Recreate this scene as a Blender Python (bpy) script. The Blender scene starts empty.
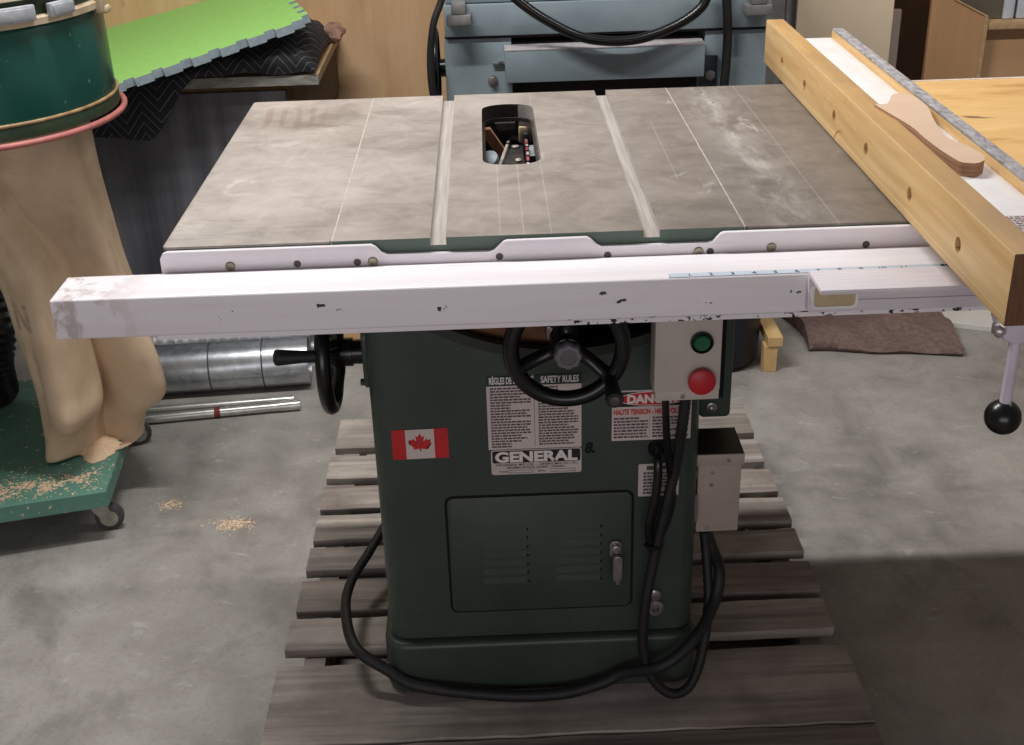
import bpy, bmesh, math, random
from mathutils import Vector, Matrix
random.seed(7)
scene = bpy.context.scene
COL = scene.collection
LIFT = 0.125            # pallet deck height above the floor; everything is written from the deck, then lifted
FLOOR = -LIFT
PI = math.pi

# ------------------------------------------------------------------ colours and materials
def lin(c):
    c /= 255.0
    return c / 12.92 if c <= 0.04045 else ((c + 0.055) / 1.055) ** 2.4
def rgb(r, g, b): return (lin(r), lin(g), lin(b), 1.0)

class NT:
    def __init__(s, name):
        s.m = bpy.data.materials.new(name); s.m.use_nodes = True
        s.t = s.m.node_tree; s.b = s.t.nodes['Principled BSDF']
        s.tc = s.t.nodes.new('ShaderNodeTexCoord')
    def n(s, typ, **kw):
        k = s.t.nodes.new(typ)
        for a, v in kw.items(): setattr(k, a, v)
        return k
    def l(s, a, b): s.t.links.new(a, b)
    def coord(s, scale=(1, 1, 1), rnd=False):
        mp = s.n('ShaderNodeMapping'); mp.inputs['Scale'].default_value = scale
        s.l(s.tc.outputs['Object'], mp.inputs['Vector'])
        if rnd:
            oi = s.n('ShaderNodeObjectInfo'); mu = s.n('ShaderNodeMath', operation='MULTIPLY'); mu.inputs[1].default_value = 57.0
            s.l(oi.outputs['Random'], mu.inputs[0]); s.l(mu.outputs[0], mp.inputs['Location'])
        return mp.outputs[0]
    def noise(s, vec, scale, detail=4, rough=0.55, dist=0.0):
        k = s.n('ShaderNodeTexNoise'); k.inputs['Scale'].default_value = scale; k.inputs['Detail'].default_value = detail
        k.inputs['Roughness'].default_value = rough; k.inputs['Distortion'].default_value = dist
        s.l(vec, k.inputs['Vector']); return k.outputs['Fac']
    def ramp(s, fac, stops):
        k = s.n('ShaderNodeValToRGB'); e = k.color_ramp.elements
        while len(e) < len(stops): e.new(0.5)
        for i, (p, c) in enumerate(stops):
            e[i].position = p; e[i].color = c if len(c) == 4 else (*c, 1)
        s.l(fac, k.inputs['Fac']); return k.outputs['Color']
    def mix(s, fac, a, b, typ='MIX'):
        k = s.n('ShaderNodeMixRGB', blend_type=typ)
        for sock, v in ((k.inputs['Fac'], fac), (k.inputs['Color1'], a), (k.inputs['Color2'], b)):
            if isinstance(v, (int, float)): sock.default_value = v
            elif isinstance(v, tuple): sock.default_value = v
            else: s.l(v, sock)
        return k.outputs['Color']
    def math(s, op, a, b=0.0, c=None):
        k = s.n('ShaderNodeMath', operation=op)
        for i, v in enumerate((a, b, c)):
            if v is None: continue
            if isinstance(v, (int, float)): k.inputs[i].default_value = v
            else: s.l(v, k.inputs[i])
        return k.outputs[0]
    def xyz(s):
        k = s.n('ShaderNodeSeparateXYZ'); s.l(s.tc.outputs['Object'], k.inputs[0]); return k.outputs
    def bump(s, h, strength=0.2, dist=0.002):
        k = s.n('ShaderNodeBump'); k.inputs['Strength'].default_value = strength; k.inputs['Distance'].default_value = dist
        s.l(h, k.inputs['Height']); s.l(k.outputs[0], s.b.inputs['Normal'])
    def done(s, col=None, rough=0.5, metal=0.0, spec=None):
        if col is not None:
            if isinstance(col, tuple): s.b.inputs['Base Color'].default_value = col
            else: s.l(col, s.b.inputs['Base Color'])
        if isinstance(rough, (int, float)): s.b.inputs['Roughness'].default_value = rough
        else: s.l(rough, s.b.inputs['Roughness'])
        s.b.inputs['Metallic'].default_value = metal
        if spec is not None: s.b.inputs['Specular IOR Level'].default_value = spec
        return s.m
W4 = (1, 1, 1, 1); K4 = (0, 0, 0, 1)

def plain(name, c1, c2=None, rough=0.5, metal=0.0, scale=30, sc=(1, 1, 1), spots=None, spot_scale=60, spot_t=0.66, bump=0.0, spec=None, rnd=False, dist=0.0):
    t = NT(name); v = t.coord(sc, rnd)
    if c2 is None: c2 = tuple(x * 0.82 for x in c1[:3]) + (1,)
    f = t.noise(v, scale, 5, 0.6, dist)
    col = t.ramp(f, [(0.32, c2), (0.68, c1)])
    if spots:
        f2 = t.noise(v, spot_scale, 3, 0.6)
        col = t.mix(t.ramp(f2, [(spot_t, K4), (spot_t + 0.04, W4)]), col, spots)
    if bump: t.bump(f, bump)
    return t.done(col, rough, metal, spec)

def wood(name, light, dark, axis=0, scale=1.0, rough=0.6, rnd=False, contrast=(0.3, 0.7), knots=None, bump=0.08, dirt=None, wave=0.5):
    t = NT(name); sc = [38 * scale] * 3; sc[axis] = 2.2 * scale
    v = t.coord(tuple(sc), rnd)
    f = t.noise(v, 1.0, 6, 0.62, 0.6)
    sc2 = [9 * scale] * 3; sc2[axis] = 0.9 * scale
    f2 = t.noise(t.coord(tuple(sc2), rnd), 1.0, 4, 0.5, 1.2)
    g = t.math('ADD', t.math('MULTIPLY', f, 1 - wave), t.math('MULTIPLY', f2, wave))
    col = t.ramp(g, [(contrast[0], dark), (contrast[1], light)])
    if knots:
        sc3 = [14 * scale] * 3; sc3[axis] = 5 * scale
        f3 = t.noise(t.coord(tuple(sc3), rnd), 1.0, 3, 0.5, 0.3)
        col = t.mix(t.ramp(f3, [(0.70, K4), (0.76, W4)]), col, knots)
    if dirt:
        f4 = t.noise(t.coord((1, 1, 1), rnd), 7.0, 5, 0.65)
        col = t.mix(t.ramp(f4, [(0.42, K4), (0.72, (0.75, 0.75, 0.75, 1))]), col, dirt)
    t.bump(g, bump, 0.003)
    return t.done(col, rough)

M = {}
# --- floor
def floor_mat():
    t = NT('concrete'); v = t.coord()
    a = t.noise(v, 1.6, 5, 0.55, 0.2); b = t.noise(v, 7.0, 6, 0.62, 0.25); c = t.noise(v, 110, 4, 0.6)
    g = t.math('ADD', t.math('MULTIPLY', a, 0.55), t.math('MULTIPLY', b, 0.45))
    col = t.ramp(g, [(0.36, rgb(124, 120, 115)), (0.48, rgb(152, 148, 142)), (0.60, rgb(170, 166, 159))])
    stain = t.noise(t.coord((1.4, .8, 1)), 3.4, 6, 0.68, 0.5)
    col = t.mix(t.ramp(stain, [(0.56, K4), (0.72, (0.5, 0.5, 0.5, 1))]), col, rgb(104, 100, 97))
    pale = t.noise(t.coord((1, 1.8, 1)), 16.0, 6, 0.75, 0.6)
    col = t.mix(t.ramp(pale, [(0.60, K4), (0.68, (0.35, 0.35, 0.35, 1))]), col, rgb(205, 202, 196))
    col = t.mix(t.ramp(c, [(0.33, (0.16, 0.16, 0.16, 1)), (0.48, K4)]), col, rgb(90, 86, 82))
    t.bump(c, 0.08, 0.002)
    return t.done(col, t.ramp(b, [(0.3, (0.5,) * 3), (0.7, (0.75,) * 3)]), 0, 0.35)
M['floor'] = floor_mat()
def ply_wall():
    t = NT('plywood_wall'); f = t.noise(t.coord((2.0, 6, 0.55)), 3.0, 5, 0.55, 1.0); f2 = t.noise(t.coord((60, 60, 3)), 1.0, 4, 0.6)
    g = t.math('ADD', t.math('MULTIPLY', f, 0.75), t.math('MULTIPLY', f2, 0.25))
    col = t.ramp(g, [(0.3, rgb(186, 146, 106)), (0.55, rgb(212, 174, 132)), (0.75, rgb(224, 190, 150))])
    k = t.noise(t.coord((7, 7, 4)), 1.5, 2, 0.5)
    col = t.mix(t.ramp(k, [(0.73, K4), (0.77, (0.6, 0.6, 0.6, 1))]), col, rgb(140, 100, 60))
    return t.done(col, 0.55)
M['plywall'] = ply_wall()
M['gap_shade'] = plain('shaded_gap_brown', rgb(176, 146, 122), rgb(140, 114, 96), 0.8, scale=3)

# --- table saw
def cast_iron():
    t = NT('worn_cast_iron'); X, Y, Z = t.xyz(); Y = t.math('ADD', Y, 0.42)
    a = t.noise(t.coord((1, 1, 1)), 4.5, 6, 0.6, 0.6); b = t.noise(t.coord((6, 260, 6)), 1.0, 3, 0.6); c = t.noise(t.coord(), 22, 6, 0.7, 0.8)
    g = t.math('ADD', t.math('MULTIPLY', a, 0.6), t.math('MULTIPLY', c, 0.4))
    col = t.ramp(g, [(0.36, rgb(134, 126, 119)), (0.5, rgb(164, 155, 148)), (0.64, rgb(184, 175, 168))])
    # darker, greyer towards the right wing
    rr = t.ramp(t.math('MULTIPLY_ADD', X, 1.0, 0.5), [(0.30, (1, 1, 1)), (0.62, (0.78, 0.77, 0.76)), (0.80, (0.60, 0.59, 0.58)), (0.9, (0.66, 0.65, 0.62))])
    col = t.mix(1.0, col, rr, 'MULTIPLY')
    col = t.mix(t.math('MULTIPLY', b, 0.28), col, rgb(110, 102, 95))
    # wax smears and dust
    sm = t.noise(t.coord((1.3, 0.8, 1)), 13, 7, 0.74, 0.7)
    sm2 = t.noise(t.coord((1.0, 1.0, 1)), 3.0, 3, 0.5)
    smf = t.math('MULTIPLY', t.ramp(sm, [(0.58, K4), (0.70, W4)]), t.ramp(sm2, [(0.45, K4), (0.6, (0.65, 0.65, 0.65, 1))]))
    col = t.mix(smf, col, rgb(206, 200, 194))
    # long pale wax streak on the right side, about x 0.30..0.36
    sx = t.math('ABSOLUTE', t.math('SUBTRACT', X, t.math('MULTIPLY_ADD', Y, -0.02, 0.322)))
    sxf = t.math('MULTIPLY', t.ramp(t.math('DIVIDE', sx, 0.06), [(0.0, W4), (0.9, K4)]), t.ramp(t.noise(t.coord((3, 1.0, 1)), 8, 7, 0.72, 0.35), [(0.43, K4), (0.66, (0.75, 0.75, 0.75, 1))]))
    col = t.mix(sxf, col, rgb(190, 184, 178))
    # brown finger marks at the back left corner
    wv = t.n('ShaderNodeTexWave', wave_type='BANDS', bands_direction='X'); wv.inputs['Scale'].default_value = 13; wv.inputs['Distortion'].default_value = 7; wv.inputs['Detail'].default_value = 2.5; wv.inputs['Detail Scale'].default_value = 0.6
    t.l(t.coord((1, 0.35, 1)), wv.inputs['Vector'])
    mk = t.math('MULTIPLY', t.ramp(wv.outputs['Fac'], [(0.55, K4), (0.75, W4)]),
                t.math('MULTIPLY', t.ramp(t.math('DIVIDE', t.math('ABSOLUTE', t.math('SUBTRACT', X, -0.385)), 0.07), [(0.6, W4), (1.0, K4)]),
                       t.ramp(t.math('DIVIDE', t.math('ABSOLUTE', t.math('SUBTRACT', Y, 0.60)), 0.08), [(0.5, W4), (1.0, K4)])))
    col = t.mix(t.math('MULTIPLY', mk, 0.34), col, rgb(112, 94, 78))
    dk = t.noise(t.coord((1.2, 2.4, 1)), 5.0, 5, 0.65, 0.9)
    col = t.mix(t.ramp(dk, [(0.56, K4), (0.70, (0.4, 0.4, 0.4, 1))]), col, rgb(104, 94, 86))
    for px_, py_ in ((.309, .672), (.318, .600), (.386, .618)):
        dd = t.math('ADD', t.math('POWER', t.math('SUBTRACT', X, px_), 2.0), t.math('POWER', t.math('SUBTRACT', Y, py_), 2.0))
        col = t.mix(t.math('LESS_THAN', dd, .0000055), col, rgb(60, 54, 50))
    # scribed lines and a pale line on the right wing, front to back
    for x0, w, y0, y1 in ((-0.047, 0.0006, 0, 0.30), (-0.018, 0.0007, 0, 0.30), (0.016, 0.0006, 0, 0.71), (0.20, 0.0005, 0.2, 0.5), (0.37, 0.0006, 0, 0.71)):
        d = t.math('LESS_THAN', t.math('ABSOLUTE', t.math('SUBTRACT', X, x0)), w * 1.2)
        d = t.math('MULTIPLY', d, t.math('MULTIPLY', t.math('GREATER_THAN', Y, y0), t.math('LESS_THAN', Y, y1)))
        col = t.mix(t.math('MULTIPLY', d, 0.26), col, rgb(205, 196, 186))
    t.bump(b, 0.04, 0.0006)
    ro = t.ramp(g, [(0.3, (0.50,) * 3), (0.7, (0.62,) * 3)])
    return t.done(col, ro, 0.1, 0.4)
M['iron'] = cast_iron()
M['steel_glint'] = plain('steel_seam_glint', rgb(208, 200, 192), rgb(176, 168, 160), 0.45, 0.2, scale=80)
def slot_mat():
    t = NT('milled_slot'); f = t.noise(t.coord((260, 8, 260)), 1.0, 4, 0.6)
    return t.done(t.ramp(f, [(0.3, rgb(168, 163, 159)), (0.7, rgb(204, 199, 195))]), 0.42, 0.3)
M['slot'] = slot_mat()
M['green'] = plain('machine_green', rgb(60, 72, 64), rgb(49, 60, 53), 0.42, scale=6, spots=rgb(105, 112, 104), spot_scale=120, spot_t=0.74, spec=0.5)
M['green_edge'] = plain('lighter_machine_green', rgb(92, 110, 98), rgb(78, 96, 86), 0.5, scale=8)
M['green_dark'] = plain('dark_green_rim', rgb(32, 40, 36), rgb(22, 28, 25), 0.5, scale=12)
M['black'] = plain('black_enamel', rgb(13, 13, 14), rgb(8, 8, 9), 0.28, scale=20)
M['blackmatte'] = plain('black_rubber', rgb(30, 29, 29), rgb(18, 18, 18), 0.6, scale=50)
M['gap'] = plain('dark_gap', rgb(10, 11, 10), rgb(5, 5, 5), 0.9)
def white_rail(name, c1, c2):
    t = NT(name); v = t.coord()
    f = t.noise(t.coord((2, 40, 40)), 1.0, 5, 0.6); col = t.ramp(f, [(0.3, c2), (0.6, c1)])
    X, Y, Z = t.xyz()
    ch = t.noise(t.coord((1, 1, 1.5)), 95, 3, 0.6); zone = 0.0
    for cx, cz, sx, sz in ((-.245, .809, .020, .006), (-.262, .819, .008, .003), (.085, .810, .024, .0045), (.075, .822, .016, .003), (-.125, .809, .022, .006), (.20, .803, .03, .004), (-.36, .812, .03, .008), (.30, .812, .02, .004)):
        d = t.math('ADD', t.math('POWER', t.math('DIVIDE', t.math('SUBTRACT', X, cx), sx), 2.0), t.math('POWER', t.math('DIVIDE', t.math('SUBTRACT', Z, cz), sz), 2.0))
        zone = t.math('ADD', zone, t.math('POWER', 2.718, t.math('MULTIPLY', d, -.7)))
    low = t.math('MULTIPLY', t.math('LESS_THAN', Z, .7885), t.ramp(X, [(.0, K4), (.04, W4)]))
    zone = t.math('ADD', zone, t.math('MULTIPLY', low, .95))
    th = t.math('SUBTRACT', .80, t.math('MULTIPLY', zone, .225))
    chips = t.math('MULTIPLY', t.math('GREATER_THAN', ch, th), t.math('LESS_THAN', Z, .834))
    col = t.mix(chips, col, rgb(40, 32, 30))
    sc = t.noise(t.coord((3, 60, 160)), 1.0, 4, 0.6, 0.4)
    col = t.mix(t.ramp(sc, [(0.68, K4), (0.74, (0.35, 0.35, 0.35, 1))]), col, rgb(140, 120, 112))
    # grubby left end
    gz = t.math('MULTIPLY', t.ramp(t.math('MULTIPLY_ADD', X, -1.0, -0.46), [(0.0, K4), (0.1, W4)]), t.ramp(t.noise(t.coord((1, 1, .5)), 30, 6, 0.7, .2), [(0.50, K4), (0.58, (0.55, 0.55, 0.55, 1))]))
    col = t.mix(gz, col, rgb(150, 128, 110))
    return t.done(col, 0.38)
M['white'] = white_rail('white_paint', rgb(240, 236, 240), rgb(230, 224, 229))
M['white_rail'] = M['white']
M['whiteplain'] = plain('clean_white_paint', rgb(240, 238, 238), rgb(228, 225, 226), 0.4, scale=20)
M['lav'] = plain('greyish_white_paint', rgb(226, 220, 224), rgb(210, 204, 210), 0.4, scale=12, sc=(1, 20, 30), spots=rgb(60, 52, 50), spot_scale=90, spot_t=0.76)
M['rod'] = plain('white_rod_paint', rgb(214, 206, 220), rgb(200, 192, 206), 0.4)
M['bolt'] = plain('yellow_zinc_bolt', rgb(176, 172, 150), rgb(120, 116, 98), 0.35, 0.6)
M['hole'] = plain('dark_bolt_recess', rgb(92, 88, 84), rgb(70, 66, 64), 0.6)
M['chrome'] = plain('dull_chrome', rgb(176, 170, 168), rgb(120, 116, 116), 0.3, 0.7)
M['greyknob'] = plain('grey_knob_plastic', rgb(120, 118, 124), rgb(98, 96, 102), 0.45)
M['latchmetal'] = plain('zinc_latch', rgb(204, 208, 214), rgb(160, 164, 170), 0.35, 0.25, scale=30)
M['greyknob2'] = plain('grey_knob_cap', rgb(98, 94, 100), rgb(84, 80, 86), 0.5)
M['boxgrey'] = plain('light_grey_enamel', rgb(196, 186, 178), rgb(186, 176, 168), 0.5, scale=8)
M['jbox'] = plain('grey_box_enamel', rgb(176, 162, 152), rgb(164, 150, 141), 0.45, scale=8)
M['btn_g'] = plain('green_button', rgb(10, 104, 62), rgb(6, 84, 48), 0.4)
M['btn_r'] = plain('red_button', rgb(198, 34, 44), rgb(176, 26, 36), 0.45)
M['lid'] = plain('shaded_lid_top', rgb(26, 24, 23), rgb(18, 17, 16), 0.5)
M['paper'] = plain('sticker_white', rgb(214, 200, 196), rgb(204, 190, 187), 0.55, scale=9)
M['plate'] = plain('aluminium_plate', rgb(214, 204, 198), rgb(196, 186, 182), 0.5, 0.15)
M['ink'] = plain('black_ink', rgb(24, 20, 20), rgb(20, 17, 17), 0.6)
M['ink2'] = plain('grey_ink', rgb(92, 80, 80), rgb(78, 68, 68), 0.7, scale=300)
M['hdr'] = plain('dark_green_ink', rgb(18, 52, 50), rgb(14, 44, 42), 0.6)
M['red'] = plain('sign_red', rgb(206, 36, 44), rgb(190, 28, 36), 0.5)
M['textw'] = plain('lettering_white', rgb(236, 228, 224), rgb(228, 220, 216), 0.5)
M['tape'] = plain('scale_tape_blue_white', rgb(196, 208, 220), rgb(184, 198, 212), 0.45)
M['tanplug'] = plain('tan_block', rgb(196, 178, 142), rgb(180, 160, 124), 0.6)
M['sawdust'] = plain('sawdust', rgb(238, 212, 180), rgb(222, 188, 152), 0.9, scale=120)
M['sawdust_dark'] = plain('caked_sawdust', rgb(160, 116, 84), rgb(122, 86, 62), 0.9, scale=60, bump=0.3)
M['bracket'] = plain('raw_casting', rgb(120, 114, 108), rgb(70, 66, 62), 0.45, 0.5, scale=40)
M['bracket_dark'] = plain('dark_casting', rgb(70, 64, 60), rgb(40, 37, 35), 0.5, 0.2, scale=40)
M['bracket_light'] = plain('lit_casting', rgb(190, 182, 172), rgb(140, 132, 124), 0.5, 0.1, scale=40)
M['tooth'] = plain('red_blade_coating', rgb(190, 60, 80), rgb(160, 40, 60), 0.4)
M['carbide'] = plain('carbide_tip', rgb(210, 200, 196), rgb(170, 160, 158), 0.35, 0.4)
M['bluegrey'] = plain('blue_grey_paint', rgb(138, 151, 157), rgb(120, 134, 142), 0.48, scale=7, spots=rgb(70, 84, 98), spot_scale=45, spot_t=0.72)
M['bluegrey_l'] = plain('blue_grey_top', rgb(186, 178, 178), rgb(150, 148, 152), 0.5, scale=26)
M['castgrey'] = plain('grey_casting', rgb(128, 126, 124), rgb(102, 102, 102), 0.5, scale=30)
M['bluedark'] = plain('dark_blue_grey', rgb(52, 60, 68), rgb(36, 42, 48), 0.6)
M['interior'] = plain('machine_interior', rgb(44, 34, 32), rgb(22, 17, 17), 0.8, scale=30)
# --- fence
def fence_wood(name, light, dark):
    t = NT(name); f = t.noise(t.coord((40, 2.4, 46)), 1.0, 6, .62, .5); f2 = t.noise(t.coord((8, 1.1, 16)), 1.0, 4, .55, .9)
    g = t.math('ADD', t.math('MULTIPLY', f, .5), t.math('MULTIPLY', f2, .5)); col = t.ramp(g, [(.38, dark), (.60, light)])
    X, Y, Z = t.xyz()
    for z0, w, a in ((.0105, .0010, .55), (.0055, .0006, .3), (.0768, .0008, .5)):  # two pale laminations near the bottom, a painted highlight along the top edge
        col = t.mix(t.math('MULTIPLY', t.math('LESS_THAN', t.math('ABSOLUTE', t.math('SUBTRACT', Z, z0)), w), a), col, rgb(246, 224, 178))
    sm = t.noise(t.coord((1, 1.4, 3)), 9, 6, .7, .6); col = t.mix(t.ramp(sm, [(.60, K4), (.72, (.5, .5, .5, 1))]), col, rgb(240, 214, 170))
    ch = t.noise(t.coord(), 85, 2, .5); col = t.mix(t.ramp(ch, [(.75, K4), (.77, (.6, .6, .6, 1))]), col, rgb(110, 72, 40))
    t.bump(g, .05); return t.done(col, .45)
M['maple'] = fence_wood('maple_fence', rgb(238, 204, 148), rgb(212, 168, 108))
M['maple_top'] = wood('maple_fence_dirty_top', rgb(214, 176, 118), rgb(168, 128, 80), 1, 1.4, 0.6, dirt=rgb(164, 134, 96), contrast=(0.25, 0.75))
M['endgrain'] = plain('dark_end_grain', rgb(118, 80, 52), rgb(88, 58, 38), 0.75, scale=90, sc=(3, 1, 0.4))
M['dustgrey'] = plain('grey_dusty_edge', rgb(186, 184, 186), rgb(118, 114, 114), 0.85, scale=140, sc=(1, 0.35, 1))
M['stick'] = wood('beech_ply', rgb(222, 194, 168), rgb(204, 172, 146), 0, 0.9, 0.6, contrast=(0.2, 0.8))
M['stick_edge'] = plain('beech_ply_edge', rgb(196, 156, 126), rgb(130, 92, 68), 0.7, scale=1, sc=(4, 4, 260))
def ext_mat():
    t = NT('yellow_plywood'); f = t.noise(t.coord((4, 22, 10)), 1.6, 7, 0.68, 0.8); f2 = t.noise(t.coord((2.5, 5, 5)), 2.0, 4, 0.6, 0.8)
    g = t.math('ADD', t.math('MULTIPLY', f, 0.6), t.math('MULTIPLY', f2, 0.4))
    col = t.ramp(g, [(0.30, rgb(182, 136, 78)), (0.46, rgb(216, 174, 112)), (0.70, rgb(230, 194, 138))])
    k = t.noise(t.coord((7, 26, 10)), 1.2, 3, 0.5, 0.5)
    col = t.mix(t.ramp(k, [(0.69, K4), (0.76, (0.85, 0.85, 0.85, 1))]), col, rgb(92, 66, 40))
    return t.done(col, 0.55)
M['ext'] = ext_mat()
M['ext_edge'] = plain('white_table_edge', rgb(228, 214, 206), rgb(206, 190, 180), 0.6)
# --- pallet
M['pallet'] = wood('weathered_pallet', rgb(176, 167, 158), rgb(104, 96, 90), 0, 0.8, 0.85, rnd=True, contrast=(0.38, 0.60), dirt=rgb(112, 103, 98), knots=rgb(70, 60, 54), bump=0.25, wave=0.4)
M['pallet2'] = wood('weathered_pallet_brown', rgb(164, 153, 144), rgb(94, 86, 80), 0, 0.8, 0.85, rnd=True, contrast=(0.38, 0.60), dirt=rgb(104, 94, 89), knots=rgb(64, 54, 48), bump=0.25, wave=0.4)
# --- dust collector
M['collector'] = plain('collector_green', rgb(30, 86, 74), rgb(20, 66, 58), 0.3, scale=5, spots=rgb(128, 146, 126), spot_scale=26, spot_t=0.655)
M['cartgreen'] = plain('cart_green', rgb(98, 146, 130), rgb(82, 128, 114), 0.5, scale=6, spots=rgb(206, 196, 164), spot_scale=55, spot_t=0.64)
def canvas_mat():
    t = NT('canvas_bag'); v = t.coord(); X, Y, Z = t.xyz()
    f = t.noise(v, 7, 5, .6); w = t.noise(t.coord((1, 1, .4)), 14, 4, .6, .8); fine = t.noise(v, 420, 2, .5)
    col = t.ramp(f, [(.32, rgb(196, 170, 140)), (.68, rgb(220, 196, 166))])
    col = t.mix(t.ramp(w, [(.55, K4), (.75, (.4, .4, .4, 1))]), col, rgb(158, 130, 100))
    # a worn N stencilled on the front of the bag : thick strokes in x-z
    def seg(x0, z0, x1, z1, hw):
        L = math.hypot(x1 - x0, z1 - z0); dx, dz = (x1 - x0) / L, (z1 - z0) / L
        px = t.math('SUBTRACT', X, x0); pz = t.math('SUBTRACT', Z, z0)
        a = t.math('ADD', t.math('MULTIPLY', px, dx), t.math('MULTIPLY', pz, dz)); d = t.math('ABSOLUTE', t.math('SUBTRACT', t.math('MULTIPLY', px, dz), t.math('MULTIPLY', pz, dx)))
        return t.math('MULTIPLY', t.math('LESS_THAN', d, hw), t.math('MULTIPLY', t.math('GREATER_THAN', a, 0), t.math('LESS_THAN', a, L)))
    zo = .125; xo = 1.15
    m = t.math('MAXIMUM', t.math('MAXIMUM', seg(-1.060 + xo, .335 + zo, -1.062 + xo, .400 + zo, .006), seg(-1.056 + xo, .395 + zo, -1.030 + xo, .345 + zo, .006)), seg(-1.024 + xo, .340 + zo, -1.030 + xo, .402 + zo, .006))
    m = t.math('MULTIPLY', m, t.math('LESS_THAN', Y, -.02))
    m = t.math('MULTIPLY', m, t.ramp(t.noise(v, 60, 4, .6), [(.35, (.15, .15, .15, 1)), (.65, (.7, .7, .7, 1))]))
    col = t.mix(m, col, rgb(132, 122, 110))
    t.bump(f, .06); return t.done(col, .92)
M['canvas'] = canvas_mat()
M['cream'] = plain('cream_band', rgb(222, 206, 178), rgb(186, 164, 132), 0.5, scale=16)
M['pink'] = plain('pinkish_gasket', rgb(196, 122, 116), rgb(168, 96, 92), 0.55, scale=12)
M['olive'] = plain('olive_rim', rgb(54, 72, 50), rgb(40, 54, 38), 0.45)
M['gold'] = plain('worn_gold_edge', rgb(190, 160, 116), rgb(140, 112, 78), 0.5, scale=30)
M['bagprint'] = plain('faded_print', rgb(150, 138, 122), rgb(176, 154, 124), 0.9, scale=60)
M['castergrey'] = plain('caster_zinc', rgb(176, 174, 160), rgb(140, 138, 126), 0.45, 0.3)
M['wheelgrey'] = plain('grey_rubber', rgb(74, 72, 72), rgb(56, 54, 54), 0.6)
# --- bench
M['mat'] = plain('lime_foam', rgb(150, 208, 112), rgb(143, 200, 104), 0.7, scale=60)
M['matgrey'] = plain('grey_foam', rgb(150, 164, 172), rgb(128, 142, 150), 0.8, scale=60)
def blanket_mat():
    t = NT('quilted_black_blanket'); X, Y, Z = t.xyz()
    # zigzag stitching : y + |tri(x)| bands
    tri = t.math('PINGPONG', X, 0.045)
    s_ = t.math('ADD', t.math('ADD', t.math('MULTIPLY', Z, 0.8), t.math('MULTIPLY', Y, 0.5)), tri)
    band = t.math('PINGPONG', s_, 0.011)
    col = t.mix(t.ramp(t.math('DIVIDE', band, 0.011), [(0.0, W4), (0.14, K4)]), rgb(38, 38, 42), rgb(120, 122, 126))
    f = t.noise(t.coord(), 40, 4, 0.6); t.bump(f, 0.3, 0.004)
    return t.done(col, 0.9)
M['blanket'] = blanket_mat()
M['blackwood'] = wood('black_stained_plywood', rgb(112, 112, 118), rgb(58, 58, 63), 2, 0.55, 0.55, contrast=(0.38, 0.64), wave=0.7)
M['benchgrey'] = plain('grey_bench_edge', rgb(150, 148, 142), rgb(110, 106, 100), 0.7, scale=24, sc=(1, 4, 4))
M['benchtan'] = plain('tan_bench_top', rgb(206, 178, 142), rgb(188, 158, 122), 0.65, scale=6)
M['benchdark'] = plain('dark_bench_side', rgb(104, 84, 60), rgb(84, 66, 46), 0.75)
M['crumple'] = plain('brown_paper', rgb(180, 142, 124), rgb(130, 96, 84), 0.8, scale=30)
def galv_mat(name, l, d):
    t = NT(name); f = t.noise(t.coord((1, 1, 1)), 38, 5, 0.65, 0.4); f2 = t.noise(t.coord((3, 14, 14)), 1.5, 4, 0.5)
    g = t.math('ADD', t.math('MULTIPLY', f, 0.5), t.math('MULTIPLY', f2, 0.5))
    return t.done(t.ramp(g, [(0.35, d), (0.65, l)]), 0.32, 0.75)
M['galv'] = galv_mat('galvanised_steel', rgb(206, 210, 214), rgb(140, 146, 152))
M['pipe'] = galv_mat('bright_pipe', rgb(214, 214, 208), rgb(160, 160, 154))
M['seam'] = plain('duct_seam', rgb(96, 100, 104), rgb(70, 74, 78), 0.5, 0.5)
M['redtape'] = plain('red_tape', rgb(120, 40, 36), rgb(100, 32, 30), 0.6)
M['cloth'] = plain('brown_towel', rgb(134, 112, 106), rgb(104, 84, 80), 0.95, scale=70, bump=0.5)
M['bin'] = plain('navy_plastic', rgb(20, 22, 36), rgb(12, 14, 24), 0.5, spots=rgb(90, 96, 112), spot_scale=40, spot_t=0.76)
M['pine'] = wood('pale_pine', rgb(226, 196, 140), rgb(200, 162, 106), 1, 1.0, 0.65)
M['mdf'] = plain('beige_sheet', rgb(236, 216, 188), rgb(226, 206, 178), 0.7, scale=2)
M['brownwood'] = wood('brown_veneer', rgb(200, 158, 116), rgb(164, 124, 86), 2, 0.5, 0.6, wave=0.6)
M['brownwood2'] = wood('brown_box_wood', rgb(190, 152, 112), rgb(160, 124, 88), 0, 0.7, 0.6, wave=0.6)
M['paleedge'] = plain('pale_ply_edge', rgb(196, 164, 124), rgb(170, 138, 100), 0.7, scale=40)
M['greyboard'] = plain('grey_brown_board', rgb(176, 160, 148), rgb(158, 142, 130), 0.7, scale=5)
M['greypost'] = plain('grey_steel_post', rgb(150, 146, 146), rgb(124, 120, 120), 0.5, 0.0)
M['olivebin'] = plain('olive_grey_tote', rgb(118, 110, 94), rgb(98, 92, 78), 0.6, scale=5)
M['whiteblue'] = plain('pale_blue_white', rgb(214, 222, 232), rgb(190, 200, 214), 0.5)
M['whiteboard'] = plain('white_sheet', rgb(224, 222, 216), rgb(206, 204, 198), 0.6, scale=4)

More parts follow.
